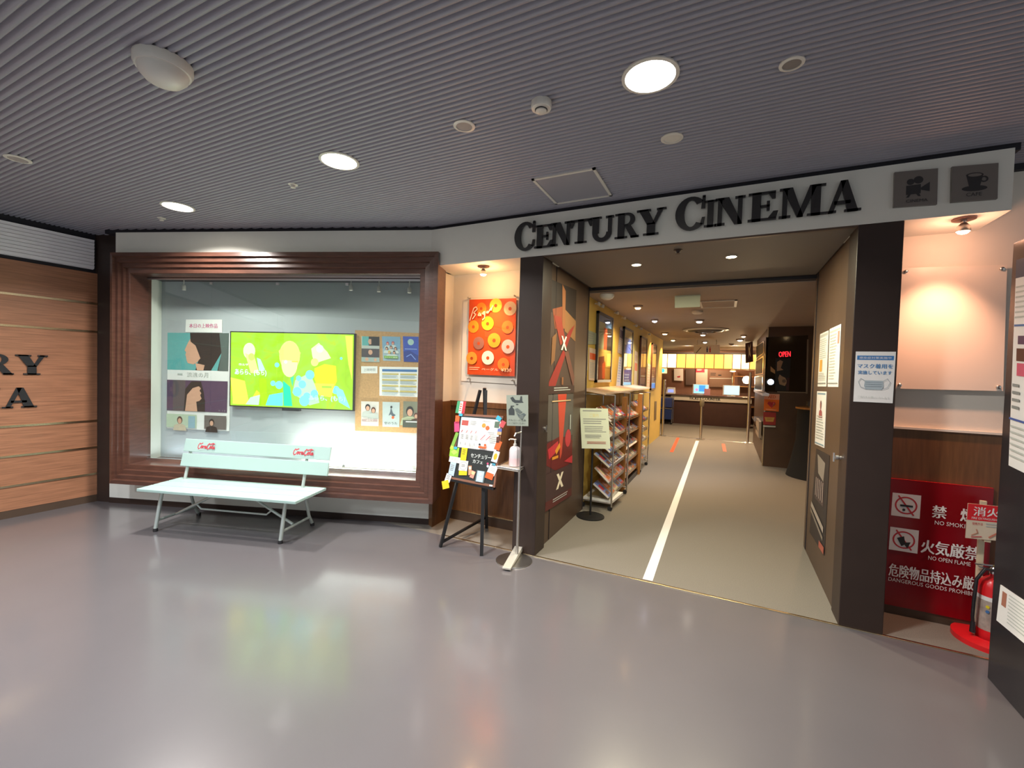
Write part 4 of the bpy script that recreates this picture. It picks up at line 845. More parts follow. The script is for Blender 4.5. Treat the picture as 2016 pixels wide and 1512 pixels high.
eyeball(1440, 677, .05, 'unlit-looking small spot right of the restroom sign', 0, WARM, '#6a5a50', None, .2)
eyeball(1464, 660, .05, 'warm spot behind the pinkish one on the right', 68, (1, .7, .48), '#ffd0a8')
p = Vector((1.15, 7.2, 2.548)); t = thing('ceiling_spot', 'warm spot over the cafe corner behind the right door', 'light', p, 0, 'small spots in the corridor ceiling')
b = MB(); b.lathe([(.06, 0), (.06, -.01), (.05, -.03)], p, m_ceil_in, 18); b.build('trim_ring', t); b = MB(); b.lathe([(.045, -.03), (.02, -.05)], p, glow('#ffd8a0', 14), 16); b.build('lamp_lens', t)
spot('spot', p-Vector((0, 0, .06)), (1.0, 6.6, 0), 110, (1, .62, .34), 100, .6, .04, t)
# clip lights on the top of the yellow wall
cl0 = None
for i, (x, y) in enumerate(((1155, 575), (1179, 591), (1187, 596), (1216, 616), (1230, 626), (1253, 641), (1263, 647), (1279, 658))):
    p = onX(x, y, -1.50); lab = 'small white clip light on top of the yellow wall, %s from the entrance' % ('first second third fourth fifth sixth seventh eighth'.split()[i])
    if cl0 is None:
        cl0 = thing('clip_light', lab, 'light', p, 0, 'clip lights along the yellow wall')
        b = MB(); b.box(p+Vector((-.05, -.012, -.005)), p+Vector((-.005, .012, .008)), m_plast); b.build('arm', cl0)
        b = MB(); b.lathe([(.012, .022), (.02, .015), (.024, -.02), (.02, -.022)], p, m_plast, 14, (.3, 0, 1)); b.build('lamp_head', cl0, smooth=True)
    else: dup(cl0, (p.x, p.y, 2.50 if p.z > 2.53 else p.z), 0, lab)
# framed posters on the yellow wall
wx = -1.548
def framed(q, paint, label, base, frame=None, lit=0):
    Q = quadX(q, wx+.03); c = sum(Q, Vector())/4; t = thing('framed_poster', label, 'poster', (wx, c.y, min(p.z for p in Q)), 0, 'framed posters on the yellow wall')
    y0, y1 = (Q[0].y+Q[3].y)/2, (Q[1].y+Q[2].y)/2; z0, z1 = (Q[2].z+Q[3].z)/2, (Q[0].z+Q[1].z)/2; b = MB(); fr = frame or m_blackpl; d = .035
    for a_, c_ in (((y0, z0), (y1, z0+d)), ((y0, z1-d), (y1, z1)), ((y0, z0), (y0+d, z1)), ((y1-d, z0), (y1, z1))): b.box((wx, a_[0], a_[1]), (wx+.035, c_[0], c_[1]), fr)
    b.build('frame', t)
    a = Art([(wx+.018, y0+d, z1-d), (wx+.018, y1-d, z1-d), (wx+.018, y1-d, z0+d), (wx+.018, y0+d, z0+d)], .01, base); paint(a); a.build('print', t)
    a = Art([(wx+.03, y0+d, z1-d), (wx+.03, y1-d, z1-d), (wx+.03, y1-d, z0+d), (wx+.03, y0+d, z0+d)], .002, m_acryl); a.build('cover', t)
def fp1(a):
    a.rect(0, 0, 1, .17, C('#4a7ab8')); a.rect(0, .1, .5, .55, C('#b9bd9a')); a.poly([(.4, .17), (.7, .17), (.62, .6), (.45, .6)], C('#c4552a')); a.rect(.66, .15, 1, .55, HR); a.rect(0, .52, 1, .72, C('#e8c26a')); a.poly([(.1, .65), (.5, .62), (.5, 1), (.1, 1)], C('#8a4a2e')); a.poly([(.35, .75), (.55, .7), (.6, .98), (.4, .98)], C('#d8622a')); a.rect(.6, .66, .95, .8, C('#f0cf6a'))
framed([(1179, 611), (1208, 627.5), (1202.5, 754), (1174, 751)], fp1, 'nearest framed poster on the yellow wall, orange and black under blue', C('#c99a4a'))
def fp2(a): a.rect(0, 0, 1, .14, C('#f2d890')); a.rect(.1, .14, .9, .42, C('#7f8cc4')); a.rect(0, .42, 1, .72, C('#e8bf6a')); a.stroke([(.2, .5), (.5, .7)], .08, C('#b98a3c')); a.rect(0, .72, 1, 1, C('#7a70a8')); a.lines(.2, .8, .8, .95, 3, Wt)
framed([(1230, 641), (1247, 652.5), (1243, 762.5), (1225.5, 761.5)], fp2, 'second framed poster on the yellow wall, blue and gold', C('#c9a45a'))
def fp3(a): a.rect(0, 0, 1, .3, C('#e0b890')); a.figure(.5, .2, .3, SK, HR, OR); a.rect(0, .35, 1, .6, C('#f2ca70')); a.rect(0, .6, 1, .75, OR); a.rect(0, .8, 1, 1, C('#e8c0d8'))
framed([(1263, 661), (1274.5, 667), (1271, 766.5), (1259, 765)], fp3, 'third framed poster on the yellow wall, orange and pink', C('#d8884a'), BR)
def fp4(a): a.rect(0, 0, 1, .2, C('#d8c8a0')); a.rect(0, .25, 1, .6, C('#f2b84a')); a.figure(.5, .35, .3, SK, HR, C('#d86a3a')); a.rect(0, .75, 1, 1, C('#c4c8e8'))
framed([(1285, 674.5), (1293.7, 680), (1289.8, 766.5), (1281.6, 768)], fp4, 'last framed poster on the yellow wall, yellow with pale foot', C('#d89a4a'), BR)
wy = wx+.006
sheet('wall_notice', quadX([(1149, 646), (1176, 657), (1175, 678), (1148, 678)], wy), lambda a: a.lines(.1, .15, .9, .85, 4, Gy), 'grey green notice near the door on the yellow wall', 'notice', C('#98a088'))
sheet('wall_notice', quadX([(1149, 682), (1158, 683), (1157, 729), (1147, 729)], wy), lambda a: a.lines(.15, .1, .85, .7, 8, LG), 'narrow white sheet under the grey green notice', 'notice', C('#d8cdb8'))
sheet('wall_notice', quadX([(1160, 684), (1174, 688), (1173, 750), (1159, 748)], wy), lambda a: (a.rect(.1, .15, .9, .35, OR), a.lines(.1, .45, .9, .95, 10, LG)), 'cream sheet with an orange picture beside the nearest framed poster', 'notice', C('#e0c8b0'))
sheet('wall_notice', quadX([(1221, 643), (1228, 648), (1224, 698), (1216, 694)], wy), lambda a: (a.rect(.1, .1, .9, .4, PU), a.lines(.1, .5, .9, .9, 6, LG)), 'grey leaflet sheet above, between first and second framed posters', 'notice', C('#a89a98'))
sheet('wall_notice', quadX([(1219, 702), (1225, 704), (1221, 761), (1213, 760)], wy), lambda a: a.lines(.1, .1, .9, .9, 9, C('#9fb0dc')), 'blue white sheet below, between first and second framed posters', 'notice', C('#c9cfe2'))
sheet('wall_notice', quadX([(1250, 690), (1256, 694), (1254, 768), (1248, 768)], wy), lambda a: (a.rect(.1, .3, .9, .5, OR), a.rect(.1, .1, .9, .25, C('#c89a70'))), 'slim brown and orange sheet between second and third framed posters', 'notice', C('#d8b88c'))
sheet('wall_notice', quadX([(1275, 715), (1281, 718), (1279, 762), (1273, 762)], wy), lambda a: a.lines(.1, .1, .9, .9, 7, C('#e0a48a')), 'slim pinkish sheet between third and last framed posters', 'notice', C('#e0c0a8'))
sheet('wall_plate', quadX([(1257, 804), (1260, 804), (1259, 817), (1256, 817)], wy), None, 'small brown switch plate low on the yellow wall', 'switch', C('#7a5a20'))
sheet('wall_plate', quadX([(1289, 790), (1293, 790), (1292, 826), (1288, 828)], wy), None, 'tall brown plate at the far end of the yellow wall', 'plate', C('#6b5426'))
# ledge over the racks
b = MB(); b.hexa([(-1.548, 5.08, 1.40), (-1.26, 5.08, 1.36), (-1.26, 8.4, 1.36), (-1.548, 8.4, 1.40), (-1.548, 5.08, 1.425), (-1.26, 5.08, 1.385), (-1.26, 8.4, 1.385), (-1.548, 8.4, 1.425)], mat('pinkish_ledge', (.55, .38, .26), .35)); b.thing('wall_shelf', 'long pinkish shelf board on the yellow wall over the leaflet racks', 'shelf')
# ------------------------------------------------------------------ leaflet racks
cols = [('white', '#e8e2da'), ('red', '#b8323a'), ('pink', '#d89a98'), ('brown', '#7a5040'), ('grey', '#8f8c90'), ('cream', '#e0cfa8'), ('blue', '#6f7fb8'), ('orange', '#d8783a')]
lf_meshes = []
def leaflet_mesh(i):
    nm, c = cols[i]; b = Art([(-.0, -.075, .20), (.0, .075, .20), (.0, .075, 0), (.0, -.075, 0)], .02, C(c)); b.n = Vector((1, 0, 0))
    me = None; return nm, c
def make_leaflet(i):
    nm, c = cols[i]; b = MB(); b.box((-.022, -.072, 0), (0, .072, .235), C('#e6e0d6')); b.box((0, -.072, 0), (.0015, .072, .235), C(c)); b.box((.0015, -.05, .03), (.002, .05, .075), C(cols[(i+5) % 8][1])); b.box((.0015, -.055, .1), (.002, .02, .18), C(cols[(i+3) % 8][1]))
    o = b.build('leaflet'); o.matrix_world = Matrix.Identity(4)
    me = o.data
    for v in me.vertices: pass
    return o
protos = {}
ORD = ['first', 'second', 'third', 'fourth', 'fifth', 'sixth']
def rack(name, y0, y1, x0, x1, zt, tiers, nper, label, mframe, desc, wood=False):
    t = thing(name, label, 'rack', ((x0+x1)/2, (y0+y1)/2, 0), 0, 'leaflet racks along the yellow wall')
    for y in (y0, y1):
        b = MB()
        if wood: b.box((x1-.07, y-.025, .0), (x1, y+.025, zt), mframe); b.box((x0, y-.008, .05), (x1-.06, y+.008, zt-.2), mframe)
        else:
            b.tube([(x1-.01, y, .05), (x1-.01, y, zt)], .010, mframe, 8); b.tube([(x0+.02, y, .05), (x0+.02, y, zt)], .011, mframe, 8); b.tube([(x0+.02, y, .09), (x1-.01, y, .09)], .009, mframe, 8); b.tube([(x0+.02, y, zt), (x1-.01, y, zt)], .009, mframe, 8)
        b.build('side_frame', t)
    if not wood:
        for yy in (y0+.02, y1-.02):
            for xx in (x0+.03, x1-.03):
                b = MB(); b.lathe([(.028, -.012), (.028, .012)], (xx, yy, .028), m_blackpl, 14, (0, 1, 0)); b.build('caster', t)
    else:
        b = MB(); b.box((x0, y0, .0), (x1-.03, y1, .08), m_blackpl); b.build('plinth', t)
    dz = (zt-.28)/tiers
    for k in range(tiers):
        z = .14+k*dz; f = 1-k/tiers; xf = x1-.03
        b = MB(); b.hexa([(xf-.26, y0, z-.006), (xf, y0, z-.006), (xf, y1, z-.006), (xf-.26, y1, z-.006), (xf-.26, y0, z), (xf, y0, z), (xf, y1, z), (xf-.26, y1, z)], m_acryl if not wood else mframe)
        b.box((xf-.005, y0, z), (xf, y1, z+.05), m_acryl); b.build('tier', t)
        for j in range(nper):
            yy = y0+(j+.5)*(y1-y0)/nper; ci_ = random.randrange(8)
            if ci_ not in protos: protos[ci_] = make_leaflet(ci_); o = protos[ci_]
            else: o = protos[ci_].copy(); sc.collection.objects.link(o)
            R = Matrix.Translation((xf-.02, yy, z+.012)) @ Matrix.Rotation(math.radians(-48-random.uniform(0, 5)), 4, 'Y') @ Matrix.Rotation(random.uniform(-.03, .03), 4, 'X')
            o.matrix_world = R
            tag(o, '%s leaflet stack, %s from the door, tier %s of the %s' % (cols[ci_][0], ORD[j], ('one', 'two', 'three', 'four', 'five', 'six')[k], desc), 'leaflet', 'leaflets in the racks')
rack('leaflet_rack', 5.1, 5.98, -1.53, -1.14, 1.36, 6, 5, 'steel wire leaflet rack on casters nearest the door', m_steel, 'nearest steel rack')
rack('leaflet_rack', 6.08, 7.28, -1.53, -1.2, 1.30, 5, 6, 'honey-coloured wooden leaflet rack in the middle of the three', m_oak, 'wooden rack', True)
rack('leaflet_rack', 7.38, 8.1, -1.53, -1.2, 1.30, 6, 4, 'steel leaflet rack farthest from the door', m_steel, 'farthest steel rack')
b = Art([(-1.50, 5.14, .115), (-1.15, 5.14, .115), (-1.12, 5.6, .115), (-1.5, 5.6, .115)], .03, Wt); b.thing('paper_stack', 'low stack of white papers at the foot of the nearest rack', 'paper')
# little sign on a pole with round black base
pb = onZ(1162, 1017)
t = thing('pole_sign', 'pale green price sign on a black pole with round base, before the racks', 'sign', pb)
b = MB(); b.lathe([(.155, 0), (.155, .012), (.14, .018), (.02, .022)], pb, m_black, 32); b.build('base', t, smooth=True)
q = quadY([(1139, 804), (1194.5, 805), (1203, 883), (1147, 882)], pb.y-.05)
b = MB(); b.tube([pb, Vector((pb.x, pb.y, q[2].z+.1))], .012, m_black, 10); b.build('pole', t, smooth=True)
zq0 = q[3].z; q2 = [p+Vector((0, (.05 if i < 2 else -.03), 0)) for i, p in enumerate(q)]
a = Art(q2, .008, mat('pale_green_card', (.60, .66, .50), .35)); a.text('ご案内', .34, .13, .66, .22, C('#d8cf8a')); a.lines(.1, .05, .9, .11, 1, Gy); a.lines(.1, .26, .92, .42, 3, Gy, .35); a.lines(.14, .45, .92, .62, 4, Gy, .3); a.lines(.14, .66, .8, .76, 3, Gy, .3); a.lines(.2, .83, .92, .9, 2, C('#a85a48'), .35, .1); a.build('sign_plate', t)
# floor lines
def strip(pts, wd, m, name, lab, cat='tape'):
    b = MB(); p, q = [Vector(x) for x in pts]; d = (q-p).normalized(); s = Vector((-d.y, d.x, 0))*wd/2
    b.hexa([p-s, p+s, q+s, q-s]+[v+Vector((0, 0, .003)) for v in (p-s, p+s, q+s, q-s)], m); b.thing(name, lab, cat)
p0, p1 = onZ(1275, 1142), onZ(1373, 868)
strip((p0, p1), .075, Wt, 'floor_tape', 'long white tape line down the middle of the corridor floor')
strip((onZ(1322, 890), onZ(1335, 862)), .07, C('#e8502a'), 'floor_tape', 'orange tape mark left of the white line on the corridor floor')
strip((onZ(1427, 889), onZ(1424, 874)), .07, C('#e8502a'), 'floor_tape', 'orange tape mark right of the white line on the corridor floor')
strip(((-1.55, 12.32, 0), (.66, 12.36, 0)), .06, m_alu, 'floor_rail', 'pale metal rail across the corridor floor before the ticket counter', 'rail')
# posts on the rail
for x, lab, h, mm in ((onZ(1378, 867).x, 'steel post with grey head in the middle of the corridor', 1.04, m_steel), (onZ(1300, 860).x+.02, 'slim steel post at the end of the yellow wall', 1.5, m_steel), (.53, 'slim steel post by the kiosk wall at the far end', 1.75, m_alu)):
    t = thing('barrier_post', lab, 'post', (x, 12.34, 0), 0, 'steel posts on the floor rail')
    b = MB(); b.lathe([(.10, .0), (.10, .01), (.03, .016)], (x, 12.34, .003), mm, 20); b.build('base', t, smooth=True)
    b = MB(); b.tube([(x, 12.34, .012), (x, 12.34, h)], .032, mm, 14); b.build('pole', t, smooth=True)
    if h < 1.2: b = MB(); b.lathe([(.04, h-.2), (.055, h-.14), (.055, h-.04), (.03, h+.0)], (x, 12.34, 0), C('#77705a'), 18); b.build('head', t, smooth=True)
# hanging signs, vent, hatch, detectors
q = quadY([(1328.5, 560), (1380, 558), (1378, 604), (1328.5, 606)], 5.5)
t = thing('hanging_sign', 'blank pale green sign hanging from the corridor ceiling near the entrance', 'sign', ((q[0].x+q[1].x)/2, 5.5, q[2].z))
a = Art(q, .02, mat('pale_green_acrylic', (.50, .54, .38), .4)); a.build('plate', t)
b = MB(); c_ = (q[0]+q[1])/2; b.box((q[0].x, 5.5, q[0].z-.005), (q[1].x, 5.525, 2.55), m_steel); b.build('hanger', t)
q = quadY([(1366, 679), (1417, 679), (1417, 696.5), (1366, 696)], 12.2)
t = thing('restroom_sign', 'white hanging restroom sign at the far end of the corridor', 'sign', ((q[0].x+q[1].x)/2, 12.2, q[2].z))
a = Art(q, .03, mat('sign_white_acrylic', (.72, .68, .60), .4)); k_ = a.H/a.W
for u, c in ((.52, NV), (.63, RD)): a.ell(u, .27, .022, c); a.poly([(u-.03, .38), (u+.03, .38), (u+.022, .85), (u-.022, .85)], c)
a.stroke([(.1, .9), (.28, .3)], .03, C('#6a5a50')); a.build('plate', t)
for x in (q[0].x+.08, q[1].x-.08):
    b = MB(); b.tube([(x, 12.21, q[0].z), (x, 12.21, 2.55)], .008, m_steel, 8); b.build('hanger', t)
p = onZ(1389, 649, ci); t = thing('ceiling_vent', 'large round dark air vent in the corridor ceiling', 'vent', p)
b = MB(); b.lathe([(.42, 0), (.42, -.012), (.36, -.03), (.34, -.01)], p, m_plast, 36); b.build('rim', t, smooth=True)
b = MB(); b.lathe([(.35, -.008), (.3, -.045), (.2, -.05), (.19, -.02), (.12, -.055), (.02, -.06)], p, m_blackpl, 36); b.build('diffuser', t, smooth=True)
x0, x1 = onZ(1377, 596, ci).x, onZ(1451, 596, ci).x; y0, y1 = onZ(1410, 592, ci).y, onZ(1410, 605, ci).y
if y0 > y1: y0, y1 = y1, y0
b = MB(); t = thing('access_panel', 'white-framed hatch in the corridor ceiling behind the pale green sign', 'hatch', ((x0+x1)/2, (y0+y1)/2, ci))
for a_, c_ in (((x0, y0), (x1, y0+.025)), ((x0, y1-.025), (x1, y1)), ((x0, y0), (x0+.025, y1)), ((x1-.03, y0), (x1, y1))): b.box((a_[0], a_[1], ci-.008), (c_[0], c_[1], ci), m_plast)
b.build('hatch_frame', t); MB().box((x0+.025, y0+.025, ci-.003), (x1-.03, y1-.025, ci), m_ceil_in).build('hatch_lid', t)
p = onZ(1195, 580, ci); b = MB(); b.lathe([(.085, 0), (.085, -.02), (.07, -.045), (.04, -.06), (.01, -.064)], p, m_plast, 24); b.thing('dome_detector', 'pale half-dome unit on the corridor ceiling by the yellow wall', 'ceiling sensor', smooth=True)
p = onZ(1373, 612, ci); b = MB(); b.lathe([(.075, 0), (.075, -.03), (.05, -.045), (.01, -.05)], p, m_plast, 24); b.thing('smoke_detector', 'pale round detector below the hatch in the corridor ceiling', 'detector', smooth=True)

# ------------------------------------------------------------------ ticket counter and the back
cy = 15.9
tk = thing('ticket_counter', 'dark brown ticket counter with a cream lettered band at the end of the corridor', 'counter', (-.5, cy+.3, 0))
MB().box((-1.62, cy+.05, .0), (.75, cy+.7, .78), mat('counter_brown', (.085, .036, .024), .45, noise=.1, scale=5)).build('body', tk)
MB().box((-1.72, cy-.06, .97), (.8, cy+.75, 1.0), m_mahog).build('counter_top', tk, bevel=.004)
a = Art([(-1.68, cy, .97), (.75, cy, .97), (.75, cy, .80), (-1.68, cy, .80)], .04, mat('cream_band', (.78, .68, .52), .5)); a.text('TICKET COUNTER', .24, .24, .63, .78, Bk, bold=.002); a.build('lettered_band', tk)
MB().box((-2.7, cy+.35, .0), (-1.70, cy+.9, .95), m_kiosk).thing('side_counter', 'low dark counter left of the ticket counter', 'counter')
for i, (x, sc_, lab) in enumerate(((onY(1379, 765, cy).x, '#7fc6f0', 'left lit monitor on the ticket counter'), (onY(1440, 763, cy).x, '#9fdcf2', 'right lit monitor on the ticket counter'))):
    t = thing('monitor', lab, 'monitor', (x, cy+.2, 1.0), 0, 'monitors on the ticket counter')
    b = MB(); b.box((x-.25, cy+.16, 1.03), (x+.25, cy+.2, 1.36), m_plast); b.build('casing', t, bevel=.006)
    b = MB(); b.lathe([(.13, 0), (.13, .012), (.03, .016)], (x, cy+.2, 1.0), m_plast, 20); b.tube([(x, cy+.21, 1.01), (x, cy+.21, 1.1)], .025, m_plast, 10); b.build('stand', t)
    a = Art([(x-.21, cy+.157, 1.34), (x+.23, cy+.157, 1.34), (x+.23, cy+.157, 1.06), (x-.21, cy+.157, 1.06)], .002, glow(sc_, 1.2))
    if i == 0: a.rect(.35, .05, .8, .8, glow('#3a80d8', 1.1)); a.ell(.2, .6, .12, glow('#b88ab0', .9))
    a.build('screen', t)
x = onY(1392, 772, cy).x; b = MB(); b.box((x-.09, cy+.05, 1.0), (x+.09, cy+.14, 1.22), C('#c88a90')); b.thing('leaflet_box', 'pink box beside the left monitor on the ticket counter', 'box', bevel=.004)
x = onY(1320, 770, cy).x; t = thing('card_terminal', 'small pale machine at the left end of the ticket counter', 'machine', (x, cy+.2, .95))
b = MB(); b.hexa([(x-.15, cy, 1.0), (x+.15, cy, 1.0), (x+.15, cy+.25, 1.0), (x-.15, cy+.25, 1.0), (x-.13, cy+.1, 1.2), (x+.13, cy+.1, 1.2), (x+.13, cy+.22, 1.22), (x-.13, cy+.22, 1.22)], m_plast); b.build('body', t, bevel=.01); a = Art([(x-.08, cy+.058, 1.15), (x+.09, cy+.058, 1.15), (x+.1, cy+.02, 1.05), (x-.09, cy+.02, 1.05)], .002, glow('#8a9ae8', .7)); a.build('display', t)
for x in (-1.1, .2): area('counter_fill', (x, 14.4, 2.54), (x, 15.6, .8), 28, (1, .75, .5), .15)  # added lights with no fixtures, brighten the counter front and its band
area('counter_back_fill', (-.6, 16.9, 2.5), (-.6, 17.4, 1.2), 30, (1, .66, .42), .3)  # added light with no fixture, brightens the wall behind the counter
# lantern boxes over the counter
t = thing('lantern_beam', 'row of glowing cream panels over the ticket counter', 'light', (-.8, cy+.1, 1.88), 0)
dv = [1298, 1314, 1332, 1350, 1369, 1387, 1406, 1425, 1442, 1459, 1476, 1494]
for i in range(len(dv)-1):
    xa, xb = onY(dv[i], 710, cy).x, onY(dv[i+1], 710, cy).x; e = (3.2, 2.6, 1.0, .85, .75, .75, .8, 1.5, 3.0, 2.2, 1.2)[i]
    MB().box((xa+.012, cy, 1.9), (xb-.012, cy+.06, 2.36), glow('#ffbe58' if e < 2 else '#ffdc98', e)).build('glow_panel', t)
b = MB()
for x in dv: xx = onY(x, 710, cy).x; b.box((xx-.012, cy-.008, 1.88), (xx+.012, cy+.06, 2.37), m_oak)
b.box((-2.3, cy-.01, 2.36), (1.3, cy+.07, 2.42), m_door); b.box((-2.3, cy-.01, 1.87), (1.3, cy+.07, 1.9), m_oak); b.build('lattice_frame', t)
by = 17.55
def back(name, q, paint, label, cat='notice', base=None): return sheet(name, quadY(q, by), paint, label, cat, base, .01)
back('wall_notice', [(1327, 726), (1345, 726), (1345, 750), (1327, 749)], lambda a: a.poly([(.3, .65), (.7, .58), (.66, .72), (.4, .75)], RD), 'white paper with a red mark on the back wall behind the counter')
back('promotion_poster', [(1370, 724), (1393, 724), (1393, 757), (1370, 757)], lambda a: (a.rect(0, 0, .75, .28, C('#d83a4e')), a.lines(.1, .06, .6, .2, 2, Wt), a.lines(.1, .4, .9, .9, 4, LG)), 'white poster with a red header behind the left monitor', 'poster', C('#c8b8a8'))
back('price_board', [(1397, 729), (1440, 730), (1440, 762), (1397, 762)], lambda a: (a.lines(.04, .15, .3, .35, 2, Bk), a.lines(.4, .25, .55, .4, 1, Bk), a.rect(0, .45, 1, .5, LG)), 'grey brown price board behind the right monitor', 'board', C('#7a6252'))
back('cabinet_door', [(1350, 726), (1368, 726), (1368, 758), (1350, 758)], None, 'dark grey panel between the papers on the back wall', 'panel', C('#5a4a44'))
back('screen_poster', [(1299, 724), (1313, 724), (1313, 735), (1299, 735)], lambda a: a.ell(.4, .5, .3, glow('#40b8f0', 1.2)), 'small lit blue picture at the left end of the back wall', 'screen', glow('#ffe6a0', 1))
# warm lamps at the right of the counter
p = onY(1470, 748, 16.6); t = thing('wall_lamp', 'glaring warm lamp behind the right end of the ticket counter', 'lamp', p)
b = MB(); b.lathe([(.005, -.13), (.09, -.1), (.13, 0), (.09, .1), (.005, .13)], p, glow('#fff0d0', 10), 20); b.build('globe', t, smooth=True); b = MB(); b.tube([p+Vector((0, .1, 0)), (p.x, 17.6, p.z)], .015, m_gold, 8); b.build('bracket', t)
area('glow', p+Vector((0, -.2, 0)), p+Vector((-.5, -3, -.3)), 35, (1, .72, .4), .25, None, t)
p = onY(1443, 728, cy+.42); t = thing('desk_lamp', 'thin standing lamp behind the right monitor', 'lamp', (p.x, p.y, 1.0))
b = MB(); b.tube([(p.x, p.y, 1.0), (p.x-.02, p.y, p.z)], .01, m_gold, 8); b.lathe([(.07, 0), (.07, .015)], (p.x, p.y, 1.0), m_gold, 16); b.build('pole', t); b = MB(); b.lathe([(.10, -.05), (.03, .03), (.015, .04)], p, m_plast, 18); b.build('shade', t, smooth=True); b = MB(); b.lathe([(.09, -.052), (.02, -.07)], p, glow('#ffe8d8', 8), 14); b.build('bulb', t)
b = MB(); x = onY(1466, 760, 17.3).x
t = thing('goods_shelf', 'warm lit goods shelf at the right behind the counter', 'shelf', (x, 17.3, 0))
for z in (.6, .95, 1.3, 1.65): b.box((x-.35, 17.1, z), (x+.4, 17.5, z+.03), m_oak)
for xx in (x-.36, x+.4): b.box((xx, 17.1, 0), (xx+.03, 17.5, 1.9), m_oak)
b.build('shelf_frame', t)
# goods cart by the left of the counter
x = onZ(1308, 835).x
t = thing('goods_cart', 'blue goods cart left of the ticket counter', 'cart', (x, 15.6, 0))
b = MB(); b.box((x-.28, 15.4, .16), (x+.22, 15.8, .5), NV); b.build('lower_bin', t, bevel=.01)
b = MB(); b.box((x-.28, 15.4, .56), (x+.22, 15.8, .86), C('#3d4a84')); b.build('upper_bin', t, bevel=.01)
b = MB(); b.tube([(x-.28, 15.4, .52), (x+.22, 15.4, .52)], .014, m_alu, 8); b.tube([(x-.28, 15.4, .9), (x+.22, 15.4, .9)], .016, m_alu, 8)
for xx in (x-.28, x+.22):
    for yy in (15.4, 15.8): b.tube([(xx, yy, .05), (xx, yy, .92)], .012, m_alu, 8)
b.build('cart_frame', t)
for xx in (x-.26, x+.2):
    b = MB(); b.lathe([(.045, -.015), (.045, .015)], (xx, 15.42, .045), m_blackpl, 14, (0, 1, 0)); b.build('wheel', t)
# ------------------------------------------------------------------ kiosk wall on the right of the corridor
ky = 9.262
a = Art(quadY([(1508, 664), (1591, 660), (1588, 773), (1505, 771)], ky), .01, mat('dark_brown_glass', (.035, .024, .015), .1))
t = a.thing('dark_window', 'dark glossy window panel on the brown kiosk wall', 'window')
b = MB(); q = quadY([(1589, 668), (1592, 668), (1590, 775), (1586.5, 775)], ky-.004); a2 = Art(q, .01, C('#8a7a68')); q = quadY([(1530, 770.5), (1588, 772), (1588, 774), (1530, 772.5)], ky-.004); a2.face(q, C('#8a7a68')); a2.build('window_trim', t)
q = quadY([(1532.5, 692), (1557, 691), (1557, 702.5), (1533, 703.5)], ky-.006); a = Art(q, .008, m_blackpl); a.text('OPEN', .02, .05, .98, .95, glow('#f0202a', 2.2), bold=.008); a.thing('open_sign', 'glowing red OPEN sign in the dark kiosk window', 'sign')
def pk(a): a.poly([(.1, .12), (.3, .06), (.5, .1), (.36, .3), (.55, .36), (.1, .4)], C('#9c7c60')); a.poly([(.2, .62), (.3, .5), (.45, .55), (.7, .6), (.85, .72), (.7, .85), (.3, .8)], C('#a08468')); a.ell(.62, .7, .14, C('#6a5648')); a.rect(.8, .6, 1, .98, C('#3c1014'))
sheet('movie_poster', quadY([(1527, 705), (1557, 705), (1553, 770), (1526, 769)], ky-.006), pk, 'black poster with pale shapes below the red OPEN sign', 'poster', C('#100c0c'))
sheet('paper_notice', quadY([(1517, 721), (1526, 729), (1526, 736), (1517, 731)], ky-.006), None, 'small tan card left of the black poster', 'notice', C('#b08a5c'))
p = onY(1517, 752, ky-.03); b = MB(); b.lathe([(.075, 0), (.075, .012), (.05, .018)], p, m_blackpl, 18, (0, -1, 0)); t = b.thing('glow_spot', 'small bluish white glowing disc low in the dark kiosk window', 'light'); b = MB(); b.lathe([(.05, .018), (.04, .03), (.01, .034)], p, glow('#d8e8ff', 6), 16, (0, -1, 0)); b.build('lamp_lens', t)  # glowing disc added to give the bluish bright spot on the dark glass
def aed(a): a.rect(0, 0, 1, .33, C('#f0a88a')); a.text('AED', .25, .08, .75, .26, C('#d8602a'), bold=.01); a.poly([(.5, .82), (.22, .58), (.3, .46), (.42, .45), (.5, .52), (.58, .45), (.72, .47), (.78, .58)], RD); a.poly([(.62, .5), (.72, .6), (.58, .66), (.66, .72)], C('#f0b09a')); a.rect(.15, .9, .85, .93, C('#f2c09a'))
sheet('aed_sign', quadY([(1505, 775), (1535, 776), (1533, 810.5), (1503.5, 808)], ky-.004), aed, 'orange AED heart sign on the kiosk wall', 'sign', C('#f07418'), .006)
sheet('wall_notice', quadY([(1503, 811), (1528, 812), (1527, 837), (1502.5, 836)], ky-.004), lambda a: (a.poly([(.1, .4), (.9, .4), (.8, .75), (.2, .75)], C('#c89a4a')), a.text('ENJOY', .3, .5, .7, .64, C('#8a5a2a'))), 'red notice under the orange AED sign', 'notice', C('#9c2c28'), .006)
sheet('wall_tray', quadY([(1502.5, 837.5), (1527, 838.5), (1527, 841.5), (1502.5, 840.5)], ky-.02), None, 'slim pale strip under the red notice', 'strip', LG, .02)
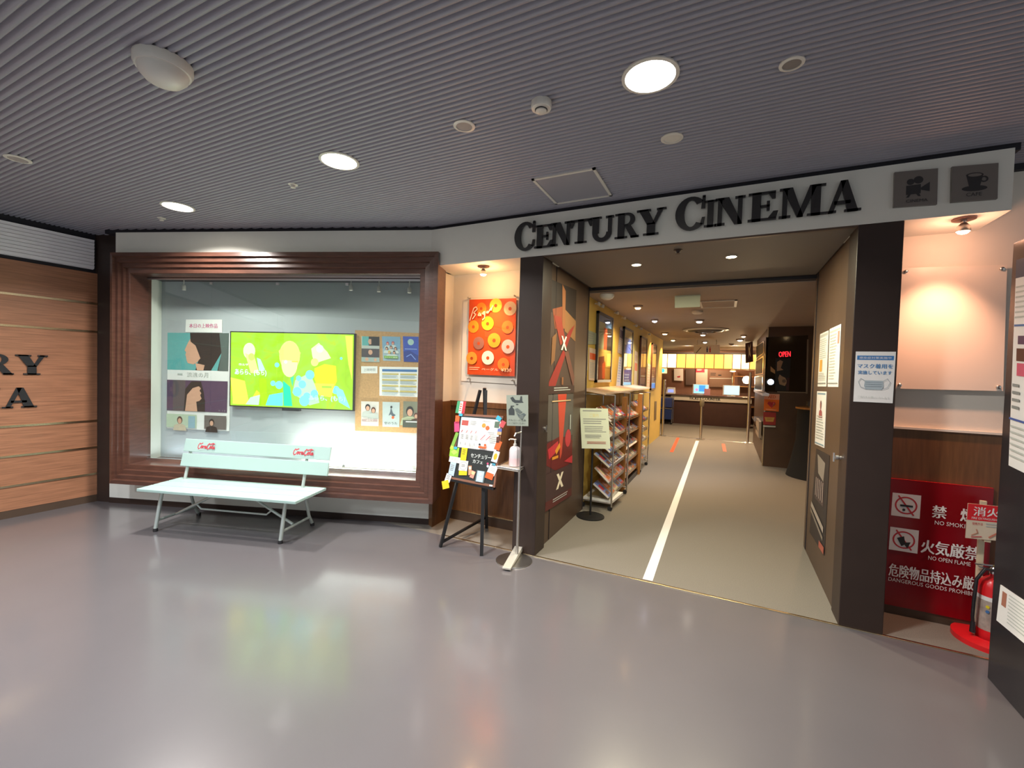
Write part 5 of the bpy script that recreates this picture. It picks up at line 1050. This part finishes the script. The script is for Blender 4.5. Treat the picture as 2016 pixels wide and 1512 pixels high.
# black panels with pale edges on the corridor side of the kiosk wall
sx = .655
for q, lab in (([(1488, 682), (1504, 671), (1504, 695), (1488, 707)], 'top black panel on the side of the kiosk wall'), ([(1487, 711), (1503.5, 700), (1502.5, 736), (1486, 739)], 'middle black panel on the side of the kiosk wall'), ([(1485.5, 741), (1502, 739), (1501, 769), (1485, 767)], 'lower black panel on the side of the kiosk wall')):
    a = Art(quadX(q, sx-.004), .004, m_gold); a.rect(.08, .06, .92, .94, mat('matt_black_panel', (.006, .006, .007), .5, spec=.15)); a.thing('kiosk_display', lab, 'panel', 'black panels on the kiosk side')
b = MB(); p, q = onX(1484, 770, sx-.1), onX(1501, 776, sx-.1); b.box((sx-.1, min(p.y, q.y), (p.z+q.z)/2-.02), (sx, max(p.y, q.y), (p.z+q.z)/2+.02), mat('lilac_white', (.62, .6, .68), .4)); b.thing('side_shelf', 'thin pale shelf under the black kiosk panels', 'shelf')
t = thing('leaflet_holder', 'clear acrylic leaflet holder on the kiosk corner', 'holder', (sx-.05, 9.9, .55))
b = MB(); b.hexa([(sx-.03, 9.5, .45), (sx, 9.5, .45), (sx, 10.6, .45), (sx-.03, 10.6, .45), (sx-.14, 9.5, .8), (sx, 9.5, .8), (sx, 10.6, .8), (sx-.14, 10.6, .8)], m_acryl); b.build('holder_body', t); b = MB(); b.box((sx-.06, 9.6, .47), (sx-.02, 10.5, .78), C('#b8a898')); b.build('papers', t)
q = quadY([(1467.5, 676), (1482, 672), (1483, 712), (1468, 715)], 12.9); a = Art(q, .04, C('#3a1414')); a.poly([(.35, .1), (.5, .3), (.75, .05), (.62, .42), (.7, .75), (.5, .6), (.4, .8), (.42, .45)], C('#d8c8a0')); a.thing('banner', 'dark red banner with a pale star shape at the far right of the corridor', 'banner')
# cafe corner behind the right door
pz = onZ(1560, 935); cx_, cy_ = pz.x+.36, pz.y+.0
t = thing('cafe_table', 'black draped high table behind the right door', 'table', (cx_, cy_, 0))
zt = onY(1575, 802, cy_-.2).z
b = MB(); b.lathe([(.46, 0.002), (.40, .25), (.34, .6), (.33, zt-.03)], (cx_, cy_, 0), mat('black_cloth', (.006, .006, .007), .9), 28); b.build('table_skirt', t, smooth=True)
b = MB(); b.lathe([(.36, zt-.03), (.36, zt)], (cx_, cy_, 0), m_oak, 28); b.build('tabletop', t, smooth=True)
b = MB(); b.box((cx_-.05, cy_-.15, zt), (cx_+.3, cy_+.1, zt+.05), m_plast); b.thing('paper_tray', 'cream tray on the black draped table', 'tray', bevel=.004)
b = MB(); b.lathe([(.03, 0), (.035, .1), (.03, .1), (.026, .01)], (cx_-.2, cy_-.18, zt), m_acryl, 16); b.thing('drinking_glass', 'clear glass at the left of the draped table', 'glass', smooth=True)
chx, chy = cx_+.02, cy_-.75
t = thing('cafe_chair', 'dark chair with a wooden top rail before the draped table', 'chair', (chx, chy, 0))
b = MB(); b.box((chx-.2, chy-.2, .44), (chx+.2, chy+.2, .48), m_blackpl); b.build('seat', t, bevel=.01)
b = MB(); b.box((chx-.2, chy-.22, .55), (chx+.2, chy-.2, .78), m_blackpl); b.build('backrest', t, bevel=.005)
b = MB(); b.tube([(chx-.21, chy-.21, .80), (chx+.21, chy-.21, .80)], .018, m_oak, 10); b.build('top_rail', t, smooth=True)
for dx in (-.18, .18):
    for dy in (-.19, .18):
        b = MB(); b.tube([(chx+dx, chy+dy, 0), (chx+dx, chy+dy, .8 if dy < 0 else .45)], .013, m_black, 8); b.build('leg', t)
